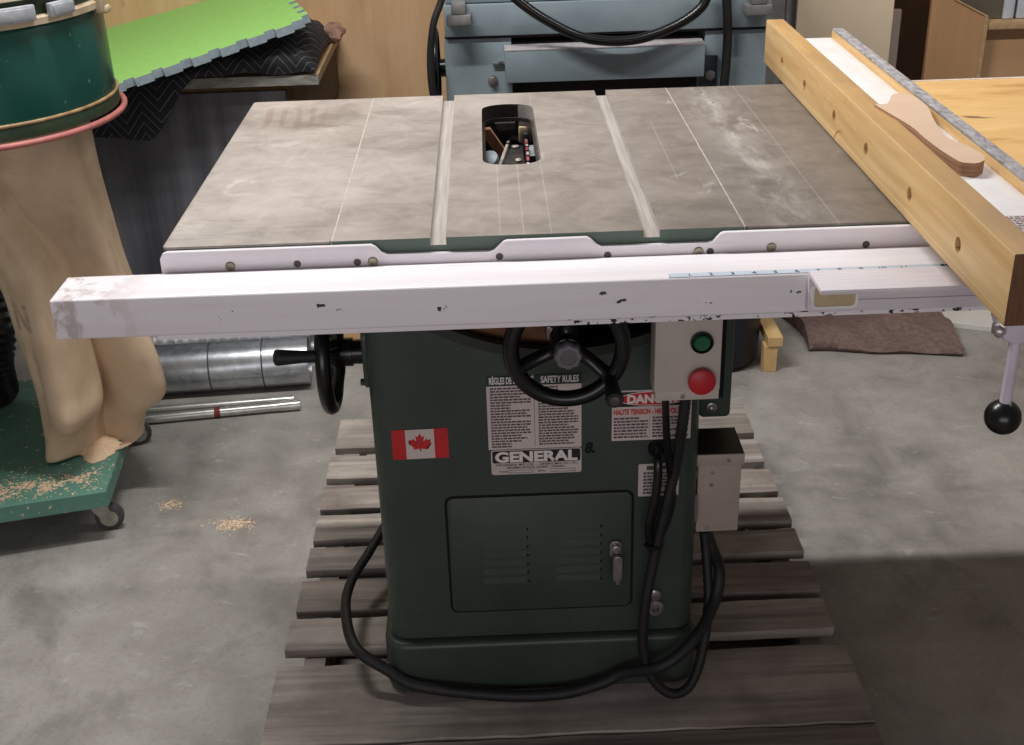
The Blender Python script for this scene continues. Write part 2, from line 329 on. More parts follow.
# ------------------------------------------------------------------ geometry helper
class G:
    def __init__(s): s.v = []; s.f = []; s.mi = []; s.sm = []; s.wn = False
    def add(s, vs, fs, mi=0, smooth=False):
        o = len(s.v); s.v += [tuple(p) for p in vs]
        for f in fs: s.f.append([i + o for i in f]); s.mi.append(mi); s.sm.append(smooth)
        return s
    def bm(s, b, mi=0, smooth=False, mat=None):
        b.verts.ensure_lookup_table(); b.verts.index_update()
        vs = [(mat @ v.co if mat else v.co.copy()) for v in b.verts]
        s.add(vs, [[v.index for v in f.verts] for f in b.faces], mi, smooth); b.free(); return s
    def box(s, x0, x1, y0, y1, z0, z1, bev=0.0, seg=2, mi=0, mat=None, smooth=None):
        b = bmesh.new(); bmesh.ops.create_cube(b, size=1)
        for v in b.verts: v.co = Vector((x0 + (v.co.x + .5) * (x1 - x0), y0 + (v.co.y + .5) * (y1 - y0), z0 + (v.co.z + .5) * (z1 - z0)))
        if bev > 0: bmesh.ops.bevel(b, geom=list(b.edges), offset=bev, segments=seg, profile=0.5, affect='EDGES')
        return s.bm(b, mi, bool(smooth), mat)
    def prism(s, poly, axis, a, b_, mi=0, bev=0.0, seg=2, smooth=False, mat=None):
        """poly: 2-D outline; axis 'x' -> (y,z), 'y' -> (x,z), 'z' -> (x,y)"""
        def P(u, w, t): return {'x': (t, u, w), 'y': (u, t, w), 'z': (u, w, t)}[axis]
        b = bmesh.new(); n = len(poly)
        lo = [b.verts.new(P(u, w, a)) for u, w in poly]; hi = [b.verts.new(P(u, w, b_)) for u, w in poly]
        b.faces.new(lo); b.faces.new(hi)
        for i in range(n): b.faces.new((lo[i], lo[(i + 1) % n], hi[(i + 1) % n], hi[i]))
        bmesh.ops.recalc_face_normals(b, faces=b.faces)
        if bev > 0:
            caps = [e for e in b.edges if abs((e.verts[0].co - e.verts[1].co)['xyz'.index(axis)]) < 1e-7]
            bmesh.ops.bevel(b, geom=caps, offset=bev, segments=seg, profile=0.5, affect='EDGES')
        if smooth: s.wn = True
        return s.bm(b, mi, smooth, mat)
    def lathe(s, prof, n=32, mat=None, mi=0, smooth=True, a0=0, a1=2 * PI):
        """prof: list of (r, h) around local +Z"""
        full = abs(a1 - a0 - 2 * PI) < 1e-6; m = n if full else n + 1
        vs = []; fs = []
        for r, h in prof:
            for i in range(m):
                a = a0 + (a1 - a0) * i / n; p = Vector((r * math.cos(a), r * math.sin(a), h)); vs.append(mat @ p if mat else p)
        for j in range(len(prof) - 1):
            for i in range(n):
                i2 = (i + 1) % m
                fs.append((j * m + i, j * m + i2, (j + 1) * m + i2, (j + 1) * m + i))
        if full:
            if prof[0][0] > 1e-6: fs.append(tuple(range(m))[::-1])
            if prof[-1][0] > 1e-6: fs.append(tuple(range((len(prof) - 1) * m, len(prof) * m)))
        return s.add(vs, fs, mi, smooth)
    def cyl(s, p0, p1, r0, r1=None, n=24, mi=0, smooth=True):
        p0 = Vector(p0); p1 = Vector(p1); d = p1 - p0; q = d.to_track_quat('Z', 'Y').to_matrix().to_4x4(); q.translation = p0
        r1 = r0 if r1 is None else r1; L = d.length
        return s.lathe([(0, 0), (r0, 0), (r1, L), (0, L)] if False else [(r0, 0), (r1, L)], n, q, mi, smooth)
    def tube(s, pts, r, n=12, sub=6, mi=0, closed=False, rib=None, flat=1.0):
        P = [Vector(p) for p in pts]; path = []
        if sub > 1:
            N = len(P)
            for i in range(N if closed else N - 1):
                a = P[(i - 1) % N] if (closed or i > 0) else P[0]; b = P[i]; c = P[(i + 1) % N]; d = P[(i + 2) % N] if (closed or i < N - 2) else P[-1]
                for k in range(sub):
                    t = k / sub
                    path.append(0.5 * ((2 * b) + (c - a) * t + (2 * a - 5 * b + 4 * c - d) * t * t + (3 * b - a - 3 * c + d) * t ** 3))
            if not closed: path.append(P[-1])
        else: path = P
        vs = []; fs = []; N = len(path); up = None
        for i, p in enumerate(path):
            if closed: t = (path[(i + 1) % N] - path[i - 1])
            else: t = path[min(i + 1, N - 1)] - path[max(i - 1, 0)]
            t.normalize()
            if up is None: up = t.orthogonal().normalized()
            else: up = (up - t * up.dot(t)).normalized()
            sd = t.cross(up)
            rr = r(i / (N - 1)) if callable(r) else r
            if rib: rr *= 1 + rib * (1 if i % 2 else -1)
            for k in range(n):
                a = 2 * PI * k / n; vs.append(p + up * (math.cos(a) * rr) + sd * (math.sin(a) * rr * flat))
        for i in range(N if closed else N - 1):
            j = (i + 1) % N
            for k in range(n): fs.append((i * n + k, i * n + (k + 1) % n, j * n + (k + 1) % n, j * n + k))
        if not closed: fs.append(tuple(range(n))[::-1]); fs.append(tuple(range((N - 1) * n, N * n)))
        return s.add(vs, fs, mi, True)
    def sphere(s, c, r, mi=0, n=24, m=14, sc=(1, 1, 1)):
        c = Vector(c); vs = []; fs = []
        for j in range(m + 1):
            t = PI * j / m
            for i in range(n):
                a = 2 * PI * i / n; vs.append((c.x + r * sc[0] * math.sin(t) * math.cos(a), c.y + r * sc[1] * math.sin(t) * math.sin(a), c.z + r * sc[2] * math.cos(t)))
        for j in range(m):
            for i in range(n): fs.append((j * n + i, (j + 1) * n + i, (j + 1) * n + (i + 1) % n, j * n + (i + 1) % n))
        return s.add(vs, fs, mi, True)
    def grid(s, fn, nu, nv, mi=0, smooth=True):
        vs = [fn(i / nu, j / nv) for j in range(nv + 1) for i in range(nu + 1)]
        fs = [(j * (nu + 1) + i, j * (nu + 1) + i + 1, (j + 1) * (nu + 1) + i + 1, (j + 1) * (nu + 1) + i) for j in range(nv) for i in range(nu)]
        return s.add(vs, fs, mi, smooth)
    def text(s, body, x, y, h, mat, mi=0, width=None, align='LEFT', bold=0.0, italic=0.0):
        """flat lettering in local XY of mat, cap height h, optional total width; (x,y) baseline start"""
        c = bpy.data.curves.new('lettering', 'FONT'); c.body = body; c.size = 1.0; c.offset = bold; c.shear = italic; c.resolution_u = 3
        o = bpy.data.objects.new('lettering_tmp', c); COL.objects.link(o)
        dg = bpy.context.evaluated_depsgraph_get(); me = bpy.data.meshes.new_from_object(o.evaluated_get(dg))
        vs = [v.co.copy() for v in me.vertices]; fs = [list(p.vertices) for p in me.polygons]
        bpy.data.objects.remove(o); bpy.data.curves.remove(c); bpy.data.meshes.remove(me)
        if not vs: return s
        x0 = min(v.x for v in vs); x1 = max(v.x for v in vs)
        sy = h / 0.69; sx = sy if width is None else width / (x1 - x0)
        off = 0 if align == 'LEFT' else -(x1 - x0) * sx * (0.5 if align == 'CENTER' else 1)
        return s.add([mat @ Vector((x + off + (v.x - x0) * sx, y + v.y * sy, 0)) for v in vs], fs, mi)

def rrect(x0, x1, y0, y1, r, n=5):
    pts = []
    for cx, cy, a in ((x1 - r, y1 - r, 0), (x0 + r, y1 - r, 90), (x0 + r, y0 + r, 180), (x1 - r, y0 + r, 270)):
        for k in range(n + 1):
            t = math.radians(a + 90 * k / n); pts.append((cx + r * math.cos(t), cy + r * math.sin(t)))
    return pts

ORIG = {}
def mk(name, g, mats, parent=None, origin=None, sharp=40):
    me = bpy.data.meshes.new(name)
    if origin is None: origin = ORIG[parent] if parent else Vector((0, 0, 0))
    vs = [Vector(p) - origin for p in g.v]
    me.from_pydata(vs, [], g.f); me.validate(clean_customdata=False)
    if len(me.polygons) == len(g.f):
        me.polygons.foreach_set('material_index', g.mi); me.polygons.foreach_set('use_smooth', g.sm)
    b = bmesh.new(); b.from_mesh(me); bmesh.ops.recalc_face_normals(b, faces=b.faces); b.to_mesh(me); b.free()
    if not isinstance(mats, (list, tuple)): mats = [mats]
    for m in mats: me.materials.append(M[m] if isinstance(m, str) else m)
    try: me.set_sharp_from_angle(angle=math.radians(sharp))
    except Exception: pass
    o = bpy.data.objects.new(name, me); COL.objects.link(o)
    if g.wn: md = o.modifiers.new('normals', 'WEIGHTED_NORMAL'); md.keep_sharp = True; md.weight = 80
    if parent: o.parent = parent; ORIG[o] = ORIG[parent]
    else: o.location = origin; ORIG[o] = Vector(origin)
    return o
def tag(o, label, cat, group=None, kind=None):
    o['label'] = label
    if cat: o['category'] = cat
    if group: o['group'] = group
    if kind: o['kind'] = kind
    return o
def thing(name, label, cat, loc, group=None):
    o = bpy.data.objects.new(name, None); COL.objects.link(o); o.location = loc; o.empty_display_size = 0.05
    ORIG[o] = Vector(loc); return tag(o, label, cat, group)
def single(name, label, cat, g, mats, group=None, kind=None, sharp=40):
    xs = [p[0] for p in g.v]; ys = [p[1] for p in g.v]; zs = [p[2] for p in g.v]
    o = mk(name, g, mats, None, Vector(((min(xs) + max(xs)) / 2, (min(ys) + max(ys)) / 2, min(zs))), sharp)
    return tag(o, label, cat, group, kind)
def structure(name, g, mats):
    o = mk(name, g, mats); o['kind'] = 'structure'; return o
def cut(o, cutters, mi=None):
    """subtract closed G solids from object o for good"""
    for g in cutters:
        c = mk('cutter_tmp', g, 'gap'); c.location = ORIG[o]
        for v in c.data.vertices: v.co -= ORIG[o]
        c.location = (0, 0, 0)
        if o.parent: pass
        md = o.modifiers.new('b', 'BOOLEAN'); md.operation = 'DIFFERENCE'; md.solver = 'EXACT'; md.object = c
        par = o.parent; o.parent = None; loc = o.location.copy(); o.location = (0, 0, 0)
        bpy.context.view_layer.update()
        dg = bpy.context.evaluated_depsgraph_get(); me = bpy.data.meshes.new_from_object(o.evaluated_get(dg))
        had = o.modifiers.get('normals') is not None
        o.modifiers.clear(); old = o.data; o.data = me; bpy.data.meshes.remove(old)
        cm = c.data; bpy.data.objects.remove(c); bpy.data.meshes.remove(cm)
        o.parent = par; o.location = loc
        me.set_sharp_from_angle(angle=math.radians(35))
        if had: md = o.modifiers.new('normals', 'WEIGHTED_NORMAL'); md.keep_sharp = True
    return o
FRONT = lambda y: Matrix(((1, 0, 0, 0), (0, 0, -1, y), (0, 1, 0, 0), (0, 0, 0, 1)))   # local XY -> world XZ, facing -Y
TOP = lambda z: Matrix.Translation((0, 0, z))
def along(axis_vec, origin, up=(0, 0, 1)):
    w = Vector(axis_vec).normalized(); u = Vector(up); u = (u - w * u.dot(w)).normalized(); v = w.cross(u)
    m = Matrix((u, v, w)).transposed().to_4x4(); m.translation = Vector(origin); return m
def copy_tree(o, loc, label=None):
    r = o.copy(); COL.objects.link(r); r.location = loc
    if label: r['label'] = label
    for c in list(o.children):
        k = c.copy(); COL.objects.link(k); k.parent = r
        for g in c.children: q = g.copy(); COL.objects.link(q); q.parent = k
    return r

# ------------------------------------------------------------------ setting
structure('floor', G().box(-4.5, 4.5, -3.2, 3.4, FLOOR - 0.1, FLOOR), 'floor')
structure('wall_back', G().box(-3.2, 1.16, 2.36, 2.42, FLOOR, 2.6), 'plywall')
structure('wall_shaded_gap', G().box(1.16, 3.4, 2.7, 2.76, FLOOR, 2.6).box(1.12, 1.16, 2.42, 2.76, FLOOR, 2.6), 'gap_shade')  # set-back brown wall put in to make the shaded gap

# ------------------------------------------------------------------ pallet
pal = thing('wooden_pallet', 'weathered grey wooden pallet under the green table saw', 'pallet', (0.035, 0.55, FLOOR))
edges = [(-0.115, 0.066), (0.070, 0.262), (0.3035, 0.392), (0.4168, 0.512), (0.5415, 0.618), (0.645, 0.735), (0.762, 0.852), (0.882, 0.978), (1.012, 1.150)]
for i, (y0, y1) in enumerate(edges):
    xl = -0.457 + 0.029 * (y0 / 1.1) + random.uniform(-.004, .004); xr = 0.523 - 0.006 * (y0 / 1.1) + random.uniform(-.003, .003)
    tilt = 0.004
    g = G(); nx = 26
    n1 = [random.uniform(-.0022, .0022) for _ in range(nx + 1)]; n2 = [random.uniform(-.0025, .0025) for _ in range(nx + 1)]
    zt = random.uniform(-.003, 0.0)
    vs = []; fs = []
    for k in range(nx + 1):
        x = xl + (xr - xl) * k / nx; ya = y0 + n1[k] + (x - 0.03) * tilt; yb = y1 + n2[k] + (x - 0.03) * tilt
        vs += [(x, ya, zt - .0015), (x, ya + .0015, zt), (x, yb - .0015, zt), (x, yb, zt - .0015), (x, yb, zt - .018), (x, ya, zt - .018)]
    for k in range(nx):
        for j in range(6): fs.append((k * 6 + j, k * 6 + (j + 1) % 6, (k + 1) * 6 + (j + 1) % 6, (k + 1) * 6 + j))
    fs += [tuple(range(6)), tuple(range(nx * 6, nx * 6 + 6))]
    g.add(vs, fs)
    mk('deck_board', g, 'pallet' if i % 3 else 'pallet2', pal)
for x in (-0.395, 0.02, 0.475):
    mk('stringer', G().box(x - .019, x + .019, -0.10, 1.14, FLOOR + .018, -.0185, .002), 'pallet2', pal)
for y0 in (-0.10, 0.36, 0.72, 1.05):
    mk('bottom_board', G().box(-0.410, 0.518, y0, y0 + .09, FLOOR, FLOOR + .018, .0015), 'pallet2', pal)

# ------------------------------------------------------------------ table saw
saw = thing('table_saw', 'green cabinet table saw with cast iron top standing on the pallet', 'table saw', (0, 0.42, 0.0))
# cabinet: hollow rounded shell
cab = mk('cabinet', G().prism(rrect(-.249, .247, .190, .680, .030, 6), 'z', .104, .826, smooth=True), 'green', saw)
cut(cab, [G().prism(rrect(-.240, .238, .199, .671, .022, 4), 'z', .12, .90)])
AC = (.040, .990)
def arcpts(r, a0, a1, n=28): return [(AC[0] + r * math.sin(math.radians(a0 + (a1 - a0) * k / n)), AC[1] - r * math.cos(math.radians(a0 + (a1 - a0) * k / n))) for k in range(n + 1)]
cut(cab, [G().prism(arcpts(.372, -29, 29) + arcpts(.318, 31, -31), 'y', .15, .215)])
cut(cab, [G().prism(rrect(-.1465, .1472, .151, .3735, .014), 'y', .18, .1915)])
mk('tilt_slot_rim', G().prism(arcpts(.386, -30.5, 30.5) + arcpts(.371, 30, -30), 'y', .1835, .199), 'green_dark', saw)
mk('slot_interior', G().prism(arcpts(.380, -28, -1.5) + arcpts(.352, -1.5, -23), 'y', .222, .24).box(-.09, .2, .30, .31, .60, .76, mi=1), ['sawdust_dark', 'interior'], saw)
mk('stop_block', G().box(.016, .030, .196, .206, .628, .650, .002).cyl((.023, .196, .634), (.023, .192, .634), .004, n=10), 'chrome', saw)
mk('cabinet_plinth', G().prism(rrect(-.2585, .2545, .174, .700, .040, 6), 'z', .0, .102, bev=.010, seg=3, smooth=True), 'green', saw)
mk('door_gap', G().prism(rrect(-.1465, .1472, .151, .3735, .014), 'y', .1905, .1916), 'gap', saw)
dg_ = G().prism(rrect(-.1425, .1434, .1553, .3695, .011), 'y', .1878, .1905, bev=.0012)
for cx0, cx1 in ((-.0905, -.0214), (.0247, .0941)):
    for k in range(7):
        z = .208 + k * .0165
        prof = [(.1880, z + .013), (.1866, z + .001), (.1880, z)]
        dg_.prism(prof, 'x', cx0, cx1)
        dg_.box(cx1, cx1 + .003, .1872, .1880, z + .001, z + .005, mi=1)
door = mk('cabinet_door', dg_, ['green', 'gap'], saw)
lt = G().prism(rrect(.1085, .1285, .252, .284, .0085), 'y', .181, .1876, bev=.002, smooth=True)
lt.lathe([(.0075, 0), (.0075, .006), (.005, .008)], 20, along((0, -1, 0), (.119, .181, .272)))
lt.prism(rrect(.1125, .1285, .214, .264, .0075), 'y', .168, .1755, bev=.003, smooth=True)
lt.cyl((.121, .176, .214), (.121, .170, .209), .004, .003, 10)
mk('door_latch', lt, 'chrome', door)
eb = G().lathe([(.0145, 0), (.0145, .010), (.011, .013), (.006, .013), (.006, .004)], 24, along((0, -1, 0), (.183, .190, .152)))
eb.lathe([(.011, 0), (.011, .008), (.008, .010)], 20, along((0, -1, 0), (.181, .190, .176)))
mk('lifting_boss', eb, 'chrome', saw)

# centre table with slots and throat
def end_arc(xc, hw, y, sag, sgn, n=14):
    return [(xc + hw * sgn * math.cos(PI * k / n), y + sgn * sag * math.sin(PI * k / n) ** .8) for k in range(n + 1)]
def throat(gr=0.0):
    return end_arc(-.0245, .0425 + gr, .603 + 0, .034 + gr, 1) + end_arc(-.0245, .0425 + gr, .322, .030 + gr, -1)
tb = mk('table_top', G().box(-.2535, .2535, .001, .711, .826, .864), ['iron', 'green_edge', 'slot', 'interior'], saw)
SL, SR = -.1236, .1390
cut(tb, [G().box(SL - .0098, SL + .0098, -.05, .76, .8545, .90), G().box(SR - .0098, SR + .0098, -.05, .76, .8545, .90)])
cut(tb, [G().prism(throat(), 'z', .80, .90)])
me = tb.data
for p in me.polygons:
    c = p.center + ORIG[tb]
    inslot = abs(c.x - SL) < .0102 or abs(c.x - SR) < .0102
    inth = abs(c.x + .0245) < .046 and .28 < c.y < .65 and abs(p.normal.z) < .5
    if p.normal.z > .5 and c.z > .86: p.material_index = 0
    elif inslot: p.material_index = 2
    elif inth: p.material_index = 2 if p.normal.x < -.3 else 3  # right throat wall takes the pale steel to look lit, others stay dark
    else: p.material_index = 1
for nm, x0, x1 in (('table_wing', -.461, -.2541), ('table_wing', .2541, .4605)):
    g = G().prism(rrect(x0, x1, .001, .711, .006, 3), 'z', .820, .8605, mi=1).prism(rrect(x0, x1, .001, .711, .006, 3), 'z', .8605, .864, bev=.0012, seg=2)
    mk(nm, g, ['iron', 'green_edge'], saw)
for x in (-.2538, .2538): mk('seam_line', G().box(x - .0009, x + .0009, .002, .710, .85, .8642), 'steel_glint', saw)  # pale strip paints the light caught by the steel seam edges
# throat plate ledge and works below
lg = G(); outer = throat(); inner = throat(-.0045); n = len(outer)
vs = [(x, y, .842) for x, y in outer] + [(x, y, .842) for x, y in inner] + [(x, y, .836) for x, y in inner]
lg.add(vs, [(i, (i + 1) % n, n + (i + 1) % n, n + i) for i in range(n)] + [(n + i, n + (i + 1) % n, 2 * n + (i + 1) % n, 2 * n + i) for i in range(n)])
mk('throat_ledge', lg, 'bracket_dark', saw)
# saw blade lying low in the throat
bl = G(); bc = Vector((.0045, .548, .690)); br = .127
bl.lathe([(0.0, -.0012), (br, -.0012), (br, .0012), (0.0, .0012)], 96, along((1, 0, 0), bc))
for k in range(60):
    a = 2 * PI * k / 60; c = bc + Vector((0, math.cos(a) * (br + .002), math.sin(a) * (br + .002)))
    m = along((1, 0, 0), c, (0, math.cos(a), math.sin(a)))
    bl.box(-.004, .004, -.0042, .0042, -.0020, .0020, mi=1 if k % 2 else 2, mat=m)
mk('saw_blade', bl, ['bracket', 'tooth', 'carbide'], saw)
cs = G().prism([(-.043, .470), (-.017, .676), (.0005, .676), (.0005, .470)], 'z', .60, .796, bev=.002, mi=1)
cs.prism([(-.047, .470), (-.020, .682), (-.0150, .682), (-.041, .470)], 'z', .70, .803, bev=.0015).prism([(-.020, .660), (-.020, .682), (.0005, .682), (.0005, .650)], 'z', .70, .804, bev=.0015)  # pale left and back rims paint the lit edges of the bracket
cs.lathe([(.006, 0), (.006, .004), (.0035, .005)], 14, along((0, -.2, 1), (-.013, .610, .796))).lathe([(.005, 0), (.005, .004), (.003, .005)], 14, along((0, -.2, 1), (-.010, .530, .796)))
mk('arbor_bracket', cs, ['bracket_light', 'bracket_dark'], saw)
mk('splitter_mount', G().box(.000, .010, .60, .64, .74, .822, .002).box(-.006, .016, .622, .640, .800, .828, .003, mi=1), ['blackmatte', 'tanplug'], saw)
mk('arbor_nut', G().lathe([(.024, 0), (.024, .012), (.014, .014), (.014, .024)], 6, along((1, 0, 0), (.0085, .560, .790))), 'bluegrey', saw)
mk('arbor_pulley', G().lathe([(.016, 0), (.019, .004), (.019, .012), (.010, .016)], 24, along((-.5, -.5, 1), (-.057, .490, .805))), 'bluegrey', saw)
mk('trunnion', G().prism([(-.066, .836), (-.054, .836), (-.026, .792), (-.034, .780), (-.050, .800), (-.066, .824)], 'y', .585, .600).prism([(-.046, .838), (-.012, .838), (-.012, .826), (-.040, .826)], 'y', .612, .622, mi=1), ['sawdust_dark', 'bracket_dark'], saw)

# white angle iron bolted across the table front
prof = [(-.4635, .772), (-.4635, .852), (-.4600, .8580), (-.454, .8602), (-.2055, .8602), (-.1995, .8570), (-.1935, .8505), (-.186, .8475), (-.062, .8465), (-.0555, .8480), (-.0490, .8535), (-.0430, .8585), (-.039, .8596),
        (.0585, .8602), (.064, .8570), (.070, .8510), (.0765, .8478), (.2065, .8478), (.213, .8490), (.2185, .8545), (.2235, .8590), (.228, .8602), (1.42, .8602), (1.42, .772)]
ang = G().prism(prof, 'y', -.0080, -.0005, bev=.0008, seg=1).box(-.4635, 1.42, -.070, -.0075, .772, .780)
rail = mk('front_angle_rail', ang, 'white', saw)
def rail_bolt(x, z, zinc):
    g = G()
    if zinc:
        g.lathe([(.0062, 0), (.0062, .0006), (.0050, .0016), (.0032, .0016), (.0028, .0004), (0.0001, .0004)], 20, along((0, -1, 0), (x, -.0080, z)))
    else: g.lathe([(.0046, 0), (.0046, .0005), (.0035, .0009), (.0001, .0003)], 16, along((0, -1, 0), (x, -.0080, z)))
    mk('rail_bolt', g, 'bolt' if zinc else 'hole', rail)
for x, z, k in ((-.379, .8435, 1), (-.297, .8435, 0), (-.2235, .8428, 0), (-.2045, .8428, 1), (-.0490, .8435, 0), (.0840, .8402, 0), (.1960, .8405, 1), (.2105, .8400, 0), (.2860, .8425, 1), (.4030, .8420, 0)):
    rail_bolt(x, z - .0036, k)
# square tube fence rail
tr = G(); RX0, RX1 = -.5755, 1.45
tp = rrect(-.0905, -.0125, .7855, .8362, .0045, 4); ti = rrect(-.0875, -.0155, .7885, .8332, .003, 4); n = len(tp)
vs = [(RX0, a, b) for a, b in tp] + [(RX1, a, b) for a, b in tp] + [(RX0, a, b) for a, b in ti] + [(RX1, a, b) for a, b in ti]
fs = []
for i in range(n):
    j = (i + 1) % n
    fs += [(i, j, n + j, n + i), (2 * n + j, 2 * n + i, 3 * n + i, 3 * n + j), (j, i, 2 * n + i, 2 * n + j), (n + i, n + j, 3 * n + j, 3 * n + i)]
tr.add(vs, fs, 0, True)
tube = mk('fence_rail_tube', tr, 'white_rail', saw)
tape = G().box(.1490, 1.15, -.0875, -.0755, .8360, .83655)
tp_o = mk('scale_tape', tape, 'tape', tube)
dg2 = G()
for k in range(1, 12):
    x = .1730 + .0254 * (k - 1)
    dg2.text(str(k), x + .0005, -.0855, .0075, TOP(.8368), align='CENTER')
for k in range(0, 11 * 8 + 1):
    x = .1498 + .0254 * k / 8; 
    dg2.box(x, x + .0005, -.0875, -.0875 + (.005 if k % 8 == 0 else .0028 if k % 4 == 0 else .0016), .83655, .83665)
dg2.box(.4715, .4760, -.0862, -.0775, .83655, .8368).box(.4775, .4795, -.0862, -.0775, .83655, .8368).box(.4810, .4850, -.0862, -.0775, .83655, .8368)
mk('scale_numbers', dg2, 'ink', tp_o)
# handwheels
def handwheel(parent, center, axis, up, R, ha):
    m = along(axis, center, up); g = G()
    ring = [m @ Vector(((R - .010) * math.cos(a), (R - .010) * math.sin(a), .0)) for a in [2 * PI * k / 48 for k in range(48)]]
    g.tube(ring, .0115, 14, 1, closed=True)
    g.lathe([(.022, -.035), (.022, -.006), (.019, .010), (.010, .012)], 28, m)
    for a in (ha, ha + 2 * PI / 3, ha + 4 * PI / 3):
        pts = [m @ Vector((r * math.cos(a + sw), r * math.sin(a + sw), h)) for r, sw, h in ((.010, 0, -.010), (.030, .04, -.012), (.052, .02, -.008), (R - .012, 0, 0))]
        g.tube(pts, lambda t: .0115 - .0015 * math.sin(PI * t) + (.003 if t < .2 else 0) + (.002 if t > .9 else 0), 12, 5, flat=.75)
    w = mk('handwheel', g, 'black', parent)
    hx = m @ Vector(((R - .012) * math.cos(ha), (R - .012) * math.sin(ha), 0)); av = Vector(axis).normalized()
    hg = G(); hm = along(axis, hx, up)
    hg.lathe([(.008, 0), (.009, .006), (.0095, .030), (.0120, .062), (.0125, .066), (.0105, .070)], 20, hm)
    hg.lathe([(.0070, .070), (.0066, .0715), (.003, .072)], 16, hm, mi=1)
    mk('wheel_handle', hg, ['blackmatte', 'bracket'], w)
    return w, m
w1, m1 = handwheel(saw, (.0385, .085, .667), (0, -1, 0), (1, 0, 0), .0865, math.radians(-38))
kn = G()
for k in range(1):
    prof = []
    nk = 48
    for h, rr in ((.012, .017), (.014, .0185), (.026, .0185), (.029, .0165)):
        prof.append((rr, h))
    vs = []; fs = []
    for rr, h in prof:
        for i in range(nk):
            a = 2 * PI * i / nk; r_ = rr * (1 + .055 * math.cos(8 * a)); vs.append(m1 @ Vector((r_ * math.cos(a), r_ * math.sin(a), h)))
    for j in range(3):
        for i in range(nk): fs.append((j * nk + i, j * nk + (i + 1) % nk, (j + 1) * nk + (i + 1) % nk, (j + 1) * nk + i))
    fs.append(tuple(range(3 * nk, 4 * nk))); fs.append(tuple(range(nk)))
    kn.add(vs, fs, 0, True); kn.lathe([(.0115, .0292), (.0105, .0296), (.0100, .0280), (.0001, .0280)], 20, m1, mi=1)
mk('lock_knob', kn, ['greyknob', 'greyknob2'], w1)
mk('wheel_shaft', G().lathe([(.012, 0), (.012, .13)], 20, along((0, 1, 0), (.0385, .09, .667))).lathe([(.020, .09), (.020, .13)], 20, along((0, 1, 0), (.0385, .09, .667))), 'black', saw)
w2, m2 = handwheel(saw, (-.312, .285, .580), (-1, 0, 0), (0, 0, 1), .094, math.radians(-68))
mk('wheel_shaft', G().lathe([(.019, 0), (.019, .075)], 24, along((1, 0, 0), (-.312, .285, .580))).lathe([(.021, .020), (.021, .034)], 24, along((1, 0, 0), (-.312, .285, .580))), 'black', saw)
mk('shaft_flange', G().prism(rrect(.235, .335, .535, .640, .02), 'x', -.258, -.246, bev=.003).lathe([(.006, 0), (.006, .006), (.004, .007)], 6, along((-1, 0, 0), (-.258, .25, .545))), 'green', saw)

# switch box hanging in front
sb = G().box(.163, .2515, .106, .165, .572, .752, .003).box(.1605, .2530, .100, .107, .5855, .7545, .0025).box(.1625, .2525, .101, .107, .572, .5865, .002)
sbo = mk('switch_box', sb, 'boxgrey', saw)
gb = G().lathe([(.0158, 0), (.0158, .006), (.0135, .0075), (.0125, .004)], 32, along((0, -1, 0), (.2245, .100, .663)), mi=1)
gb.lathe([(.0115, 0), (.0115, .006), (.010, .0075), (.0001, .0075)], 28, along((0, -1, 0), (.2245, .099, .663)))
mk('start_button', gb, ['btn_g', 'black'], sbo)
rb = G().lathe([(.0125, 0), (.0125, .006)], 28, along((0, -1, 0), (.2255, .100, .606)), mi=1)
rb.lathe([(.0185, .006), (.0195, .009), (.0190, .013), (.015, .0155), (.0001, .0165)], 32, along((0, -1, 0), (.2255, .100, .606)))
mk('stop_button', rb, ['btn_r', 'black'], sbo)
mk('cover_screw', G().lathe([(.0032, 0), (.003, .0015), (.001, .002)], 10, along((0, -1, 0), (.201, .1005, .579))), 'chrome', sbo)
mk('switch_bracket', G().box(.18, .24, .150, .170, .74, .826, .002), 'green_dark', saw)
# motor cover on the right side
mc = G().prism(rrect(.262, .312, .433, .80, .008), 'y', .300, .66, bev=.004, smooth=True)
mc.box(.268, .2985, .2975, .302, .470, .78, mi=1).box(.2560, .262, .32, .64, .45, .78, mi=1)
mco = mk('motor_cover', mc, ['green', 'gap'], saw)
mk('cover_bolt', G().lathe([(.009, 0), (.009, .003), (.0062, .004)], 20, along((0, -1, 0), (.281, .300, .452))).lathe([(.0055, .003), (.0055, .008), (.004, .009)], 6, along((0, -1, 0), (.281, .300, .452))), 'chrome', mco)
# junction box
jb = G().box(.2500, .3180, .222, .300, .268, .404, .002)
jbo = mk('junction_box', jb, 'jbox', saw)
mk('box_lid', G().box(.2465, .3215, .2185, .303, .3915, .4120, .0018).box(.2475, .3205, .2205, .302, .4120, .4128, mi=1), ['jbox', 'lid'], jbo)  # black sheet on top paints the dark lid lying unlit
for x, z in ((.2965, .4015), (.2730, .3780), (.2715, .3560), (.2675, .2760)):
    mk('box_screw', G().lathe([(.0028, 0), (.0026, .0015), (.0008, .002)], 10, along((0, -1, 0), (x, .2185 if z > .39 else .222, z))), 'chrome', jbo)
mk('cable_gland', G().lathe([(.0125, 0), (.0125, .012), (.010, .013), (.010, .021)], 20, along((0, 0, -1), (.270, .252, .268))), 'chrome', jbo)
sg = G().lathe([(.011, 0), (.011, .018), (.014, .018), (.014, .028), (.010, .03)], 20, along((-1, -.2, .3), (.252, .235, .372)))
sg.tube([(.246, .215, .345), (.246, .212, .32), (.247, .214, .295)], .0035, 8, 4)
mk('side_connector', sg, 'greyknob', jbo)
mk('box_bracket', G().box(.240, .252, .23, .29, .30, .38), 'black', saw)

